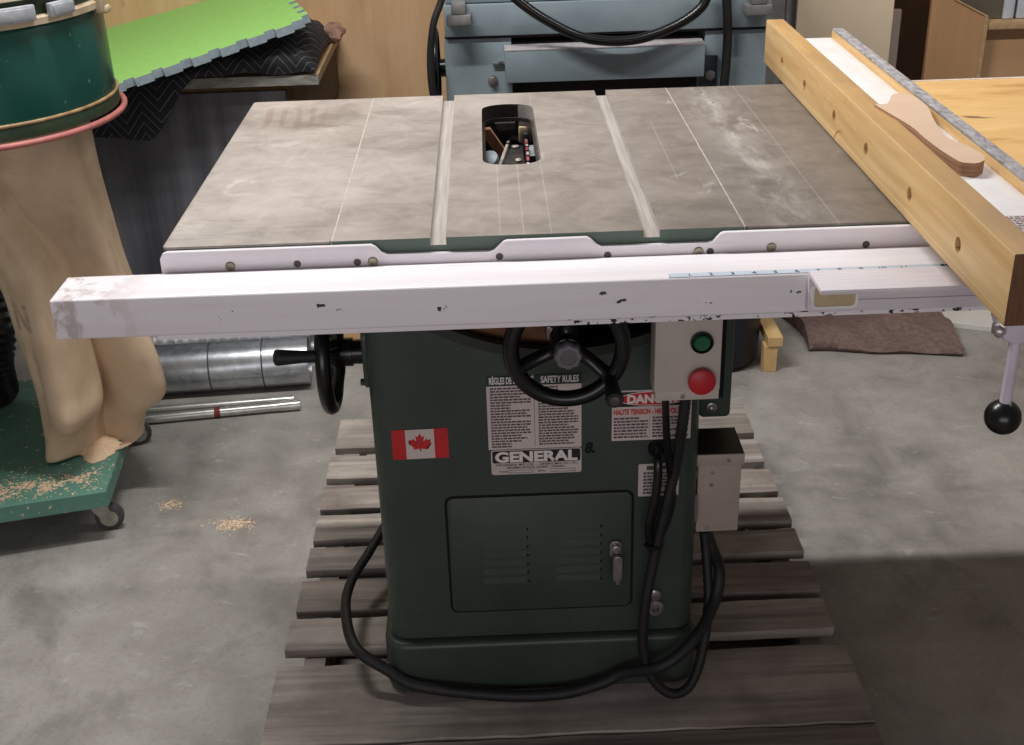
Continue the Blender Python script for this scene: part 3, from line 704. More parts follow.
# cables
mk('flexible_conduit', G().tube([(.210, .125, .572), (.208, .13, .525), (.204, .155, .435), (.193, .156, .371), (.179, .158, .286), (.163, .150, .189), (.16, .145, .104), (.176, .138, .044), (.207, .133, .016), (.238, .143, .024), (.26, .17, .068), (.2745, .21, .142), (.2735, .250, .217), (.270, .252, .250)], .0082, 12, 14, rib=.06), 'blackmatte', saw)
mk('control_cable', G().tube([(.181, .13, .575), (.182, .13, .552), (.187, .14, .487), (.198, .158, .406), (.202, .162, .369), (.193, .164, .324), (.179, .166, .290)], .0055, 12, 8), 'black', saw)
mk('motor_cable', G().tube([(.180, .196, .446), (.180, .176, .447), (.178, .160, .438), (.177, .154, .41), (.173, .153, .369), (.166, .157, .321), (.172, .160, .285), (.176, .160, .275)], .0068, 12, 8).lathe([(.014, 0), (.014, .006), (.010, .012)], 20, along((0, -1, 0), (.180, .190, .446))), 'black', saw)
mk('cable_tie', G().tube([(.1745 + .0125 * math.cos(a), .159 + .0105 * math.sin(a), .290) for a in [2 * PI * k / 16 for k in range(16)]], .003, 6, 1, closed=True), 'gap', saw)
cord = [(-.236, .620, .14), (-.262, .565, .115), (-.305, .470, .085), (-.333, .390, .075), (-.333, .300, .080), (-.309, .209, .075), (-.257, .180, .050), (-.205, .160, .030), (-.072, .150, .012), (.027, .146, .014), (.095, .150, .030), (.128, .150, .048), (.189, .124, .082), (.242, .145, .116), (.282, .20, .146), (.293, .225, .187), (.284, .258, .216), (.273, .256, .250)]
mk('power_cord', G().tube(cord, .0098, 12, 10, flat=.85), 'blackmatte', saw)

# stickers and plates
YF = .1898
fl = G().prism([(-.2190, .4420), (-.1345, .4430), (-.1345, .4935), (-.2190, .4925)], 'y', YF - .0006, YF + .0002)
fo = mk('flag_sticker', fl, 'red', saw)
fw = G().prism([(-.1985, .4425), (-.1555, .4430), (-.1555, .4932), (-.1985, .4927)], 'y', YF - .0010, YF - .0005)
mk('white_panel', fw, 'paper', fo)
half = [(0, 1.0), (.13, .70), (.30, .79), (.22, .34), (.43, .58), (.50, .46), (.74, .50), (.66, .28), (.78, .20), (.42, -.12), (.48, -.26), (.06, -.19), (.03, -.20), (.035, -.40)]
leaf = [(x, y) for x, y in half] + [(-x, y) for x, y in reversed(half)][:-1]
lf = G(); c0 = (-.1770, .4645); sc = .0225
b = bmesh.new(); b.faces.new([b.verts.new((c0[0] + x * sc, YF - .0013, c0[1] + y * sc * 1.0)) for x, y in leaf])
bmesh.ops.triangulate(b, faces=b.faces); lf.bm(b)
mk('maple_leaf', lf, 'red', fo)

def textlines(g, x0, x1, z0, z1, rows, y, seed, hh=.58, skip=()):
    r = random.Random(seed); dz = (z1 - z0) / rows
    for i in range(rows):
        if i in skip: continue
        z = z1 - (i + .8) * dz; x = x0; end = x1 - r.choice((0, 0, .1, .25, .5)) * (x1 - x0)
        while x < end - .001:
            w = min(r.uniform(.0025, .008), end - x); g.box(x, x + w, y - .0001, y, z, z + dz * hh); x += w + .0011
ss = G().prism([(-.0745, .4530), (.0655, .4530), (.0660, .5780), (-.0745, .5775)], 'y', YF - .0006, YF + .0002)
sso = mk('safety_sign', ss, 'paper', saw)
tl = G(); textlines(tl, -.0695, -.0095, .4555, .5585, 22, YF - .0008, 3); textlines(tl, .0015, .0610, .4580, .5585, 22, YF - .0008, 5)
tl.box(-.0046, -.0040, YF - .0009, YF - .0007, .4560, .5580)
mk('small_print', tl, 'ink2', sso)
hd = G().prism([(-.0745, .5605), (.0660, .5605), (.0660, .5780), (-.0745, .5775)], 'y', YF - .0011, YF - .0005)
mk('sign_header', hd, 'hdr', sso)
tx = G().text('RÈGLES DE SÉCURITÉ', -.0700, .5640, .0105, FRONT(YF - .0014), width=.0655, bold=.03).text('SAFETY RULES', .0060, .5640, .0105, FRONT(YF - .0014), width=.0560, bold=.03)
mk('sign_heading', tx, 'textw', sso)
npl = mk('name_plate', G().prism(rrect(-.0715, .0655, .4090, .4520, .004), 'y', YF - .0012, YF + .0002), 'plate', saw)
mk('name_panel', G().prism(rrect(-.0695, .0638, .4295, .4505, .003), 'y', YF - .0016, YF - .0010), 'ink', npl)
mk('name_lettering', G().text('GENERAL', -.0655, .4318, .0165, FRONT(YF - .0020), width=.1250, bold=.045), 'textw', npl)
sm = G().text('THE GENERAL MFG. LTD.  -  GENERAL MFG. CO. LTD.', -.0650, .4242, .0036, FRONT(YF - .0016), width=.1240, bold=.01).text('DRUMMONDVILLE, QUEBEC, CANADA', -.0480, .4192, .0034, FRONT(YF - .0016), width=.0880, bold=.01)
sm.text('MODEL', -.0600, .4126, .003, FRONT(YF - .0016)).text('SERIAL', -.0010, .4126, .003, FRONT(YF - .0016))
for x0, x1 in ((-.045, -.009), (.0175, .0560)):
    for z in (.4115, .4160): sm.box(x0, x1, YF - .0016, YF - .0014, z, z + .0004)
    sm.box(x0, x0 + .0004, YF - .0016, YF - .0014, .4115, .4164).box(x1, x1 + .0004, YF - .0016, YF - .0014, .4115, .4164)
mk('maker_print', sm, 'ink', npl)
mk('marker_number', G().text('8.', .0705, .4420, .0170, FRONT(YF - .0006), width=.0150, bold=.045, italic=.2), 'gap', saw)
ds = mk('danger_sign', G().prism([(.1110, .4605), (.2300, .4605), (.2300, .5450), (.1115, .5450)], 'y', YF - .0006, YF + .0002), 'paper', saw)
mk('danger_panel', G().prism([(.1140, .5180), (.2275, .5180), (.2275, .5425), (.1140, .5425)], 'y', YF - .0010, YF - .0005), 'ink', ds)
ell = [(.171 + .0515 * math.cos(2 * PI * k / 40), .5310 + .0118 * math.sin(2 * PI * k / 40)) for k in range(40)]
ell2 = [(.171 + .0500 * math.cos(2 * PI * k / 40), .5310 + .0106 * math.sin(2 * PI * k / 40)) for k in range(40)]
mk('danger_oval', G().prism(ell, 'y', YF - .0012, YF - .0009, mi=1).prism(ell2, 'y', YF - .0016, YF - .0011), ['red', 'textw'], ds)
mk('danger_word', G().text('DANGER', .1335, .5245, .0130, FRONT(YF - .0020), width=.0755, bold=.055), 'textw', ds)
mk('danger_heading', G().text('HAUTE TENSION - HIGH VOLTAGE', .1140, .5050, .0085, FRONT(YF - .0010), width=.1130, bold=.04), 'red', ds)
tl = G(); textlines(tl, .1140, .1650, .4640, .5010, 7, YF - .0008, 11); textlines(tl, .1720, .2260, .4640, .5010, 7, YF - .0008, 12); tl.box(.1675, .1679, YF - .0009, YF - .0007, .463, .502)
mk('small_print', tl, 'ink2', ds)
rp = mk('rating_plate', G().prism(rrect(.1525, .2150, .3605, .4180, .002), 'y', YF - .0010, YF + .0002), 'plate', saw)
tl = G(); textlines(tl, .1600, .2080, .3640, .4050, 7, YF - .0012, 21); tl.box(.165, .203, YF - .0013, YF - .0011, .4075, .4145)
mk('small_print', tl, 'ink2', rp)

# ------------------------------------------------------------------ extension table
ex = thing('extension_table', 'yellow plywood extension table right of the saw, behind the fence', 'table', (1.0, .35, FLOOR))
mk('table_surface', G().box(.4625, 1.50, .000, .6960, .838, .8635, .0008, 1), 'ext', ex)
mk('edge_strip', G().box(.4625, 1.50, .6960, .7020, .836, .8645, .0008, 1), 'ext_edge', ex)
for y in (.03, .655): mk('apron', G().box(.56, 1.48, y, y + .020, .75, .838), 'maple', ex)
for x, y in ((1.44, .08), (1.44, .64)): mk('leg', G().box(x - .03, x + .03, y - .03, y + .03, FLOOR, .838, .003), 'maple', ex)

# ------------------------------------------------------------------ rip fence
fe = thing('rip_fence', 'wooden-faced rip fence with white steel beam lying across the right of the saw table', 'fence', (.50, .27, .866))
def fx(y): return .4492 + (y + .32) * .0072      # the fence is a hair out of parallel
def skewbox(x0, x1, y0, y1, z0, z1, mi=0, bev=0.0):
    g = G().box(x0, x1, y0, y1, z0, z1, bev, 2, mi)
    g.v = [(x + fx(y) - .45, y, z) for x, y, z in g.v]; return g
g = skewbox(.4500, .4820, -.3210, .8700, .8660, .9440, 0, .0022)
fb = mk('face_board', g, ['maple', 'maple_top', 'endgrain'], fe)
HY = (.7215, .5527, .3634, .1913, -.0017, -.1757)
cut(fb, [G().lathe([(.0088, -.02), (.0088, .012)], 20, along((1, 0, 0), (fx(y), y, .899))) for y in HY])
cut(fb, [G().lathe([(.043, -.02), (.043, .0012)], 40, along((1, 0, 0), (fx(.31), .318, .845)))])
for p in fb.data.polygons:
    c = p.center + ORIG[fb]
    if p.normal.z > .7: p.material_index = 1
    elif p.normal.y < -.7 and c.y < -.31: p.material_index = 2
    elif c.x > fx(c.y) + .0113 and c.x < fx(c.y) + .02 and abs(c.z - .899) < .012 and p.area < .001: p.material_index = 2
for y in HY: mk('bolt_hole', G().lathe([(.0085, 0), (.0001, 0)], 16, along((-1, 0, 0), (fx(y) + .0112, y, .899))), 'endgrain', fe)
mk('fence_beam', skewbox(.4822, .5455, -.30, .7650, .8680, .9300, 0, .003), 'whiteplain', fe)
rb_ = skewbox(.5457, .5640, -.3200, .7700, .8660, .9405, 0, .001)
mk('face_board', rb_, 'maple', fe)
mk('dusty_edge', skewbox(.5462, .5645, -.3195, .7695, .9406, .9445, 0, .0012), 'dustgrey', fe)
lb = G().box(.4900, .5400, -.30, -.1750, .9300, .9304)
mk('fence_label', lb, 'paper', fe)
tl = G()
def lab():
    r = random.Random(4)
    for i in range(22):
        y = -.182 - i * .0052; x = .4945
        while x < .535:
            w = r.uniform(.003, .009); tl.box(x, min(x + w, .537), y, y + .0028, .9304, .93055); x += w + .0015
lab(); mk('small_print', tl, 'ink2', fe)
# head that straddles the rail tube
hd = G().box(.3110, .700, -.1530, -.0912, .8340, .8410, .0025)
hd.prism(rrect(.3110, .700, .7900, .8400, .006), 'y', -.1010, -.0915, bev=.002)
hd.box(.3700, .69, -.1035, -.1008, .8030, .8058, .0008)
mk('fence_head', hd, 'lav', fe)
fr = G(); o_ = rrect(.3140, .3700, .7955, .8285, .007); i_ = rrect(.3175, .3665, .7990, .8250, .005); n = len(o_)
vs = [(x, -.1012, z) for x, z in o_] + [(x, -.1040, z) for x, z in o_] + [(x, -.1040, z) for x, z in i_] + [(x, -.1012, z) for x, z in i_]
fs = []
for i in range(n):
    j = (i + 1) % n
    for a in range(3): fs.append((a * n + i, a * n + j, (a + 1) * n + j, (a + 1) * n + i))
fr.add(vs, fs)
mk('window_frame', fr, 'whiteplain', fe)
mk('window_block', G().prism(i_, 'y', -.1022, -.1011), 'tanplug', fe)
# lever with black ball
lv = G().tube([(.4900, -.262, .838), (.4895, -.266, .815), (.4880, -.270, .786), (.4870, -.272, .752)], .0062, 12, 5)
lv.prism([(.462, .853), (.520, .853), (.520, .838), (.500, .826), (.486, .822), (.474, .828), (.468, .838)], 'y', -.274, -.255, bev=.003, mi=0)
lev = mk('clamp_lever', lv, 'rod', fe)
mk('ball_knob', G().sphere((.4868, -.272, .736), .0195).lathe([(.008, 0), (.010, .006)], 16, along((0, 0, -1), (.4868, -.272, .760))), 'black', lev)
mk('pivot_bolt', G().lathe([(.0085, 0), (.0085, .006), (.0055, .007), (.0055, .016), (.004, .017)], 6, along((-.4, -1, 0), (.4690, -.268, .841))), 'chrome', lev)
mk('pivot_bracket', G().box(.474, .56, -.27, -.16, .848, .8665, .002), 'lav', fe)

# push stick
st = [(.4750, .2310), (.4775, .2400), (.4930, .2430), (.5120, .2860), (.5280, .2935), (.5400, .2780), (.5405, .2200), (.5270, .1515), (.5160, .0760), (.5270, .0349), (.5330, -.0020), (.5310, -.0180), (.5253, -.0300), (.5143, -.0390), (.5040, -.0370), (.4960, -.0270), (.4905, .0200), (.4885, .0700), (.4880, .1320)]
def smooth_poly(p, k=4):
    n = len(p); out = []
    for i in range(n):
        a, b, c, d = (Vector(p[(i + j) % n]) for j in (-1, 0, 1, 2))
        for q in range(k):
            t = q / k; out.append(tuple(0.5 * ((2 * b) + (c - a) * t + (2 * a - 5 * b + 4 * c - d) * t * t + (3 * b - a - 3 * c + d) * t ** 3)))
    return out
g = G().prism(smooth_poly(st), 'z', .9302, .9470, smooth=False)
ps = single('push_stick', 'curved plywood push stick lying in the channel on top of the rip fence', 'push stick', g, ['stick', 'stick_edge'])
for p in ps.data.polygons:
    if abs(p.normal.z) < .5: p.material_index = 1

# ------------------------------------------------------------------ dust collector at left
dc = thing('dust_collector', 'green dust collector with tan canvas bag on a wheeled base at the left', 'dust collector', (-1.15, 1.10, FLOOR))
base = [(-1.75, .667), (-.9064, .8615), (-.9300, 1.125), (-.960, 1.42), (-1.75, 1.42)]
mk('wheeled_base', G().prism(base, 'z', -.040, .0, bev=.002, seg=1), 'cartgreen', dc)
def caster(x, y, name='caster'):
    c = mk(name, G().prism([(y - .016, -.042), (y + .016, -.042), (y + .004, -.093), (y - .010, -.093)], 'x', x - .062, x - .059).prism([(-.02, 0), (-.02, 0.001), (.02, .001), (.02, 0)], 'z', 0, .0001), 'castergrey', dc)
    return c
def caster2(x, y, ang):
    fx_ = Vector((math.cos(ang), math.sin(ang), 0)); ax = Vector((-math.sin(ang), math.cos(ang), 0)); hub = Vector((x, y, FLOOR + .0315))
    piv = hub - fx_ * .030
    g = G()
    for s_ in (-1, 1):
        o = ax * (s_ * .014)
        p = [piv - fx_ * .020 + Vector((0, 0, .055)), piv + fx_ * .026 + Vector((0, 0, .055)), hub + fx_ * .010 + Vector((0, 0, .004)), hub + fx_ * -.008 + Vector((0, 0, -.010))]
        th = ax * (.0015)
        vs = [q + o - th for q in p] + [q + o + th for q in p]
        g.add(vs, [(0, 1, 2, 3), (7, 6, 5, 4), (0, 4, 5, 1), (1, 5, 6, 2), (2, 6, 7, 3), (3, 7, 4, 0)])
    c = Vector((piv.x, piv.y, -.043)); g.box(c.x - .025, c.x + .025, c.y - .022, c.y + .022, -.0455, -.040)
    f = mk('caster', g, 'castergrey', dc)
    w = G().lathe([(.012, -.011), (.024, -.012), (.0305, -.009), (.0315, 0), (.0305, .009), (.024, .012), (.012, .011)], 28, along(ax, hub))
    w.lathe([(.0195, -.0126), (.0195, .0126)], 24, along(ax, hub), mi=1).lathe([(.005, -.017), (.005, .017)], 10, along(ax, hub), mi=1)
    mk('caster_wheel', w, ['wheelgrey', 'castergrey'], f)
caster2(-.927, .910, math.radians(8)); caster2(-.955, 1.290, math.radians(20)); caster2(-1.65, .74, 0.3); caster2(-1.65, 1.36, 0.3)
RC = Vector((-1.085, 1.075, 0))
dr = G().lathe([(.262, .800), (.272, .806), (.272, .966), (.268, .972)], 72, Matrix.Translation(RC))
drum = mk('drum', dr, 'collector', dc)
mk('drum_rim', G().lathe([(.265, .772), (.276, .776), (.277, .796), (.272, .804)], 72, Matrix.Translation(RC)), 'olive', drum)
def ring(r, z, rad, name, mat, par): 
    mk(name, G().tube([(RC.x + r * math.cos(a), RC.y + r * math.sin(a), z) for a in [2 * PI * k / 72 for k in range(72)]], rad, 10, 1, closed=True), mat, par)
ring(.284, .768, .0062, 'rim_gasket', 'pink', drum); ring(.275, .803, .0035, 'rim_bead', 'gold', drum)
bd = mk('clamp_band', G().lathe([(.272, .972), (.281, .974), (.282, .986), (.276, .990)], 72, Matrix.Translation(RC)).lathe([(.275, 1.020), (.283, 1.022), (.283, 1.040), (.275, 1.044)], 72, Matrix.Translation(RC)).lathe([(.275, 1.044), (.262, 1.25)], 72, Matrix.Translation(RC)), 'cream', dc)
mk('band_gap', G().lathe([(.272, .985), (.272, 1.024)], 72, Matrix.Translation(RC)), 'olive', bd)
def latch(a, w, h, mat, mi, nm, z0):
    d = Vector((math.cos(a), math.sin(a), 0)); m = along(d, RC + d * .277 + Vector((0, 0, z0)))
    mk(nm, G().box(-h / 2, h / 2, -w / 2, w / 2, 0, .012, .0025, mat=m).box(-h / 2 + .004, h / 2 - .004, -w / 2 + .006, w / 2 - .006, .011, .014, .001, mat=m), mat, bd)
latch(math.radians(-49.5), .085, .028, 'latchmetal', 0, 'band_latch', 0.998)
latch(math.radians(-29), .060, .026, 'latchmetal', 0, 'band_latch', 0.996)
for a in (-3,):
    d = Vector((math.cos(math.radians(a)), math.sin(math.radians(a)), 0)); m = along(d, RC + d * .282 + Vector((0, 0, 1.012)))
    mk('band_clip', G().box(-.048, .048, -.013, .013, -.004, .012, .004, mat=m).box(-.050, -.036, -.022, .004, -.002, .016, .004, mat=m), 'cream', bd)
# canvas bag
BA = [-150, -117, -92, -72, -50, -25, 0, 45, 100, 160]
BL = [(.785, -1.080, 1.080, [.200] * 10), (.62, -1.045, 1.085, [.168, .180, .182, .118, .138, .176, .166, .168, .168, .168]),
      (.46, -.995, 1.095, [.125, .152, .162, .088, .080, .140, .130, .13, .13, .125]), (.31, -.978, 1.100, [.120, .158, .172, .100, .055, .145, .140, .14, .13, .12]),
      (.21, -.972, 1.105, [.120, .160, .188, .112, .052, .168, .145, .135, .12, .12]), (.135, -.972, 1.110, [.116, .160, .196, .130, .042, .160, .144, .13, .12, .12]),
      (.07, -.980, 1.110, [.108, .156, .108, .066, .040, .088, .116, .12, .12, .13]), (.012, -.985, 1.112, [.098, .158, .086, .060, .046, .082, .098, .11, .12, .12]), (.004, -.985, 1.112, [.10] * 10)]
def cr4(a, b, c, d, t): return 0.5 * (2 * b + (c - a) * t + (2 * a - 5 * b + 4 * c - d) * t * t + (3 * b - a - 3 * c + d) * t ** 3)
def bagring(L, th):
    d = math.degrees(th); d = (d + 150) % 360 - 150; n = len(BA)
    for i in range(n):
        a0 = BA[i]; a1 = BA[(i + 1) % n] + (360 if i == n - 1 else 0)
        if a0 <= d < a1 + 1e-9:
            t = (d - a0) / (a1 - a0); r = L[3]; return cr4(r[i - 1], r[i], r[(i + 1) % n], r[(i + 2) % n], t)
    return L[3][0]
def bagfn(u, v):
    th = 2 * PI * u; q = v * (len(BL) - 1); i = min(int(q), len(BL) - 2); t = q - i
    Ls = [BL[max(i - 1, 0)], BL[i], BL[i + 1], BL[min(i + 2, len(BL) - 1)]]
    z = cr4(*[L[0] for L in Ls], t); cx = cr4(*[L[1] for L in Ls], t); cy = cr4(*[L[2] for L in Ls], t); r = cr4(*[bagring(L, th) for L in Ls], t)
    w = min(1, (1 - v) * 6) * min(1, v * 5)
    r *= 1 + w * (.040 * math.sin(5 * th + 2.5 * v + .6) + .022 * math.sin(9 * th - 4 * v) + .010 * math.sin(17 * th + 15 * v)) + .02 * math.sin(12 * th) * (1 - v) ** 4
    z += w * .012 * math.sin(4 * th + 9 * v)
    return (cx + r * math.cos(th), cy + r * math.sin(th), max(z, .003))
bag = mk('canvas_bag', G().grid(bagfn, 150, 110), 'canvas', dc, sharp=180)
mk('motor_housing', G().lathe([(.05, 0), (.135, .01), (.14, .03), (.14, .19), (.10, .24)], 40, Matrix.Translation((-1.46, 1.17, .0))), 'blackmatte', dc)
mk('blower_hose', G().tube([(-1.30, 1.30, .03), (-1.285, 1.27, .12), (-1.27, 1.29, .20), (-1.30, 1.32, .30)], .065, 18, 12, rib=.05), 'black', dc)
# sawdust spilled on the base: one uncountable heap
def flakes(g, cx, cy, z, sx, sy, n, s0, s1, ymin=None):
    for _ in range(n):
        x = random.gauss(cx, sx); y = random.gauss(cy, sy); s_ = random.uniform(s0, s1); a = random.uniform(0, PI); h = random.uniform(.0004, .0022)
        p = [(x + s_ * math.cos(a + k * 2.1) * random.uniform(.6, 1.2), y + s_ * math.sin(a + k * 2.1) * random.uniform(.6, 1.2), z + .0002) for k in range(3)]
        g.add(p + [(x, y, z + h)], [(0, 1, 3), (1, 2, 3), (2, 0, 3)])
g = G()
def heap(u, v):
    a = 2 * PI * u; r = v; x = -.968 + .048 * r * math.cos(a) * (1 + .15 * math.sin(3 * a) + .06 * math.sin(9 * a)); y = 1.050 + .062 * r * math.sin(a) * (1 + .1 * math.cos(4 * a) + .06 * math.sin(11 * a))
    return (x, y, .001 + .022 * (1 - r * r))
g.grid(heap, 30, 8)
for cx, cy, sx, sy, n in ((-1.02, .90, .05, .03, 160), (-1.12, .88, .05, .035, 200), (-.94, .94, .03, .05, 60), (-1.25, .86, .08, .04, 120)):
    flakes(g, cx, cy, .0, sx, sy, n, .0012, .0042); flakes(g, cx - .02, cy - .01, .0, sx * .3, sy * .4, n // 2, .002, .0065); flakes(g, cx + .03, cy + .015, .0, sx * .25, sy * .3, n // 3, .002, .006)
def keep_inside(g):
    ok = []
    for i, f in enumerate(g.f):
        c = g.v[f[0]]
        lim = .667 + (c[0] + 1.75) * .2306
        if c[1] > lim + .004 and c[0] < -.912 - (c[1] - .86) * .09: ok.append(i)
    g.f = [g.f[i] for i in ok]; g.mi = [g.mi[i] for i in ok]; g.sm = [g.sm[i] for i in ok]
keep_inside(g)
single('sawdust_spill', 'pale sawdust spilled on the green base under the canvas bag', 'sawdust', g, 'sawdust', kind='stuff')
g = G(); flakes(g, -.660, .906, FLOOR, .022, .013, 260, .0012, .004); flakes(g, -.66, .93, FLOOR, .05, .05, 60, .0008, .0024)
single('sawdust_patch', 'small tan sawdust patch on the floor left of the pallet', 'sawdust', g, 'sawdust', kind='stuff')
g = G(); flakes(g, -.820, .996, FLOOR, .014, .012, 110, .0010, .0036); flakes(g, -.86, 1.0, FLOOR, .03, .03, 30, .0008, .0022)
single('sawdust_patch', 'smaller sawdust patch on the floor right of the caster', 'sawdust', g, 'sawdust', kind='stuff')

# ------------------------------------------------------------------ ducts and pipes on the floor
def duct(name, label, y, r, x0, x1, seams, mats, cat, yaw=.05, rib=0):
    g = G(); z = FLOOR + r + .001; m = along((1, yaw, 0), (x0, y, z)); L = x1 - x0
    prof = []; N = 60 if rib else 1
    for k in range(N + 1): prof.append((r * (1 + (rib if k % 3 == 0 else 0)), L * k / N))
    prof = prof + [(r - .003, L), (r - .003, L - .12)]
    g.lathe([(r - .003, .0)] + prof, 44, m)
    for s_ in seams: g.lathe([(r, s_ * L), (r + .0012, s_ * L + .001), (r + .0012, s_ * L + .003), (r, s_ * L + .004)], 44, m, mi=1)
    o = single(name, label, cat, g, mats); return o
duct('metal_duct', 'galvanised round duct lying on the floor in front, under the left rail', 1.560, .066, -1.12, -.562, (.28, .53, .78), ['galv', 'seam'], 'duct', .07)
duct('ribbed_duct', 'ribbed silver duct lying behind the smooth duct on the floor', 1.715, .060, -1.15, -.575, (.2, .35, .5, .65, .8, .92), ['galv', 'seam'], 'duct', .07, rib=.02)
g = G().cyl((-1.06, 1.430, FLOOR + .013), (-.594, 1.474, FLOOR + .013), .0125)
single('metal_pipe', 'thin metal pipe on the floor lying against the smooth duct', 'pipe', g, 'pipe', group='metal pipes in front of the ducts')
g = G().cyl((-1.06, 1.380, FLOOR + .0142), (-.60, 1.438, FLOOR + .0142), .0125).cyl((-.625, 1.4349, FLOOR + .0142), (-.575, 1.4412, FLOOR + .0142), .0140)
g.cyl((-.792, 1.4138, FLOOR + .0142), (-.777, 1.4157, FLOOR + .0142), .0135, mi=1)
single('metal_pipe', 'nearest thin metal pipe on the floor, with a red tape mark', 'pipe', g, ['pipe', 'redtape'], group='metal pipes in front of the ducts')
g = G().box(-.52, -.42, 1.84, 2.10, FLOOR, FLOOR + .05, .002)
single('lumber_offcut', 'pale lumber offcut on the floor behind the left handwheel', 'lumber', g, 'pine')

# ------------------------------------------------------------------ bench with black panel, blanket, mat
be = thing('workbench', 'low workbench with grey front edge against the plywood wall at left', 'workbench', (-1.0, 2.05, FLOOR))
mk('bench_top', G().box(-1.62, -.492, 1.80, 2.345, .640, .664, .001, 1), ['benchtan'], be)
mk('front_edge', G().box(-1.62, -.4915, 1.792, 1.7995, .6375, .6645, .001, 1), 'benchgrey', be)
mk('end_apron', G().box(-.530, -.505, 1.83, 2.34, .50, .64), 'benchdark', be)
for x, y in ((-.54, 1.90), (-1.56, 1.86), (-.54, 2.30), (-1.56, 2.30)): mk('bench_leg', G().box(x - .03, x + .03, y - .03, y + .03, FLOOR, .64), 'benchdark', be)
g = G().box(-1.30, -.585, 1.825, 1.843, FLOOR, .618, .001, 1)
single('black_panel', 'black stained plywood panel leaning against the front of the workbench', 'panel', g, 'blackwood')
# interlocking foam mat
Rp = Vector((-.512, 1.775, .803)); Lp = Vector((-.957, 1.645, .690)); uu = (Lp - Rp).normalized(); vv = Vector((-.28, .96, 0)); vv = (vv - uu * vv.dot(uu)).normalized(); ww = vv.cross(uu).normalized()
if ww.z < 0: ww = -ww
def matz(x, y): return Rp.z - (ww.x * (x - Rp.x) + ww.y * (y - Rp.y)) / ww.z
def blk(u, v):
    x = -1.22 + .722 * u
    drop = max(0.0, min(1.0, (.60 - u) / .22)); drop = drop * drop * (3 - 2 * drop)
    front = 1.786 - .022 * drop
    zt = .700 + .012 * math.sin(9 * u + 1) - .012 * drop + .030 * math.exp(-((u - .93) / .16) ** 2)      # crest height along the front
    zb = .672 - .145 * drop + .012 * math.sin(14 * u) * drop
    if v < .35:
        t = v / .35; z = zb + (zt - zb) * (math.sin(t * PI / 2) ** .8); y = front + .045 * (1 - math.cos(t * PI / 2)) - .012 * math.sin(PI * t) * (1 + .6 * math.sin(16 * u))
        z += .004 * math.sin(27 * u + 3 * t)
    else:
        t = (v - .35) / .65; y = front + .045 + .36 * t
        rise = max(0.0, min(1.0, (u - .55) / .38))
        z = zt + (.022 + .040 * rise) * math.sin(PI * min(1, t * 1.3)) * (1 - .3 * t) + .007 * math.sin(13 * u - 5 * t) * math.sin(PI * t)
        z = min(z, matz(x, y) - .022)
    if u > .95: z -= (z - .668) * ((u - .95) / .05) ** 2 * .8
    return (x, y, max(z, .668) if y > 1.79 else z)
g = G().grid(blk, 90, 50)
single('moving_blanket', 'black quilted moving blanket bunched on the workbench under the green mat', 'blanket', g, 'blanket', sharp=180)
# interlocking foam mat
S = .62; SV = .80
def edge(a, b, nrm, n, dep, phase):
    pts = []; L = (b - a).length; d = (b - a) / L; st_ = L / n
    for k in range(n):
        s0 = a + d * st_ * k; on = (k % 2 == phase); h = nrm * (dep if on else 0)
        e = st_ * .12 * (1 if on else -1)
        pts += [s0 + h - d * e * (1 if k > 0 else 0), s0 + d * st_ + h + d * e * (1 if k < n - 1 else 0)]
    return pts
c00 = Vector((0, 0)); c10 = Vector((S, 0)); c11 = Vector((S, SV)); c01 = Vector((0, SV))
out = edge(c00, c10, Vector((0, -1)), 17, .020, 1) + [c11, c01] + list(edge(c01, c00, Vector((-1, 0)), 23, .020, 1))
seen = []; 
for p in out:
    if not seen or (p - seen[-1]).length > 1e-5: seen.append(p)
if (seen[0] - seen[-1]).length < 1e-5: seen.pop()
def P3(p, h): return Rp + uu * p.x + vv * p.y + ww * h
b = bmesh.new()
top = [b.verts.new(P3(p, .007)) for p in seen]; f = b.faces.new(top); bmesh.ops.triangulate(b, faces=[f])
g = G().bm(b)
n = len(seen)
g.add([P3(p, .007) for p in seen] + [P3(p, -.014) for p in seen], [(i, (i + 1) % n, n + (i + 1) % n, n + i) for i in range(n)], 1)
b = bmesh.new(); f = b.faces.new([b.verts.new(P3(p, -.014)) for p in seen]); bmesh.ops.triangulate(b, faces=[f]); g.bm(b, 1)
single('foam_mat', 'lime green interlocking foam mat lying on the black blanket', 'foam mat', g, ['mat', 'matgrey'])
# crumpled paper at the bench corner
def crump(u, v):
    a = 2 * PI * u; t = PI * v; r = 1 + .28 * math.sin(3 * a + 2 * t) + .2 * math.sin(7 * a - 3 * t)
    return (-.492 + .032 * r * math.sin(t) * math.cos(a), 2.19 + .035 * r * math.sin(t) * math.sin(a), .692 + .0265 * math.cos(t) * (1 + .2 * math.sin(5 * a)))
single('crumpled_paper', 'small crumpled brown paper on the back corner of the workbench', 'paper', G().grid(crump, 14, 8, smooth=False), 'crumple')

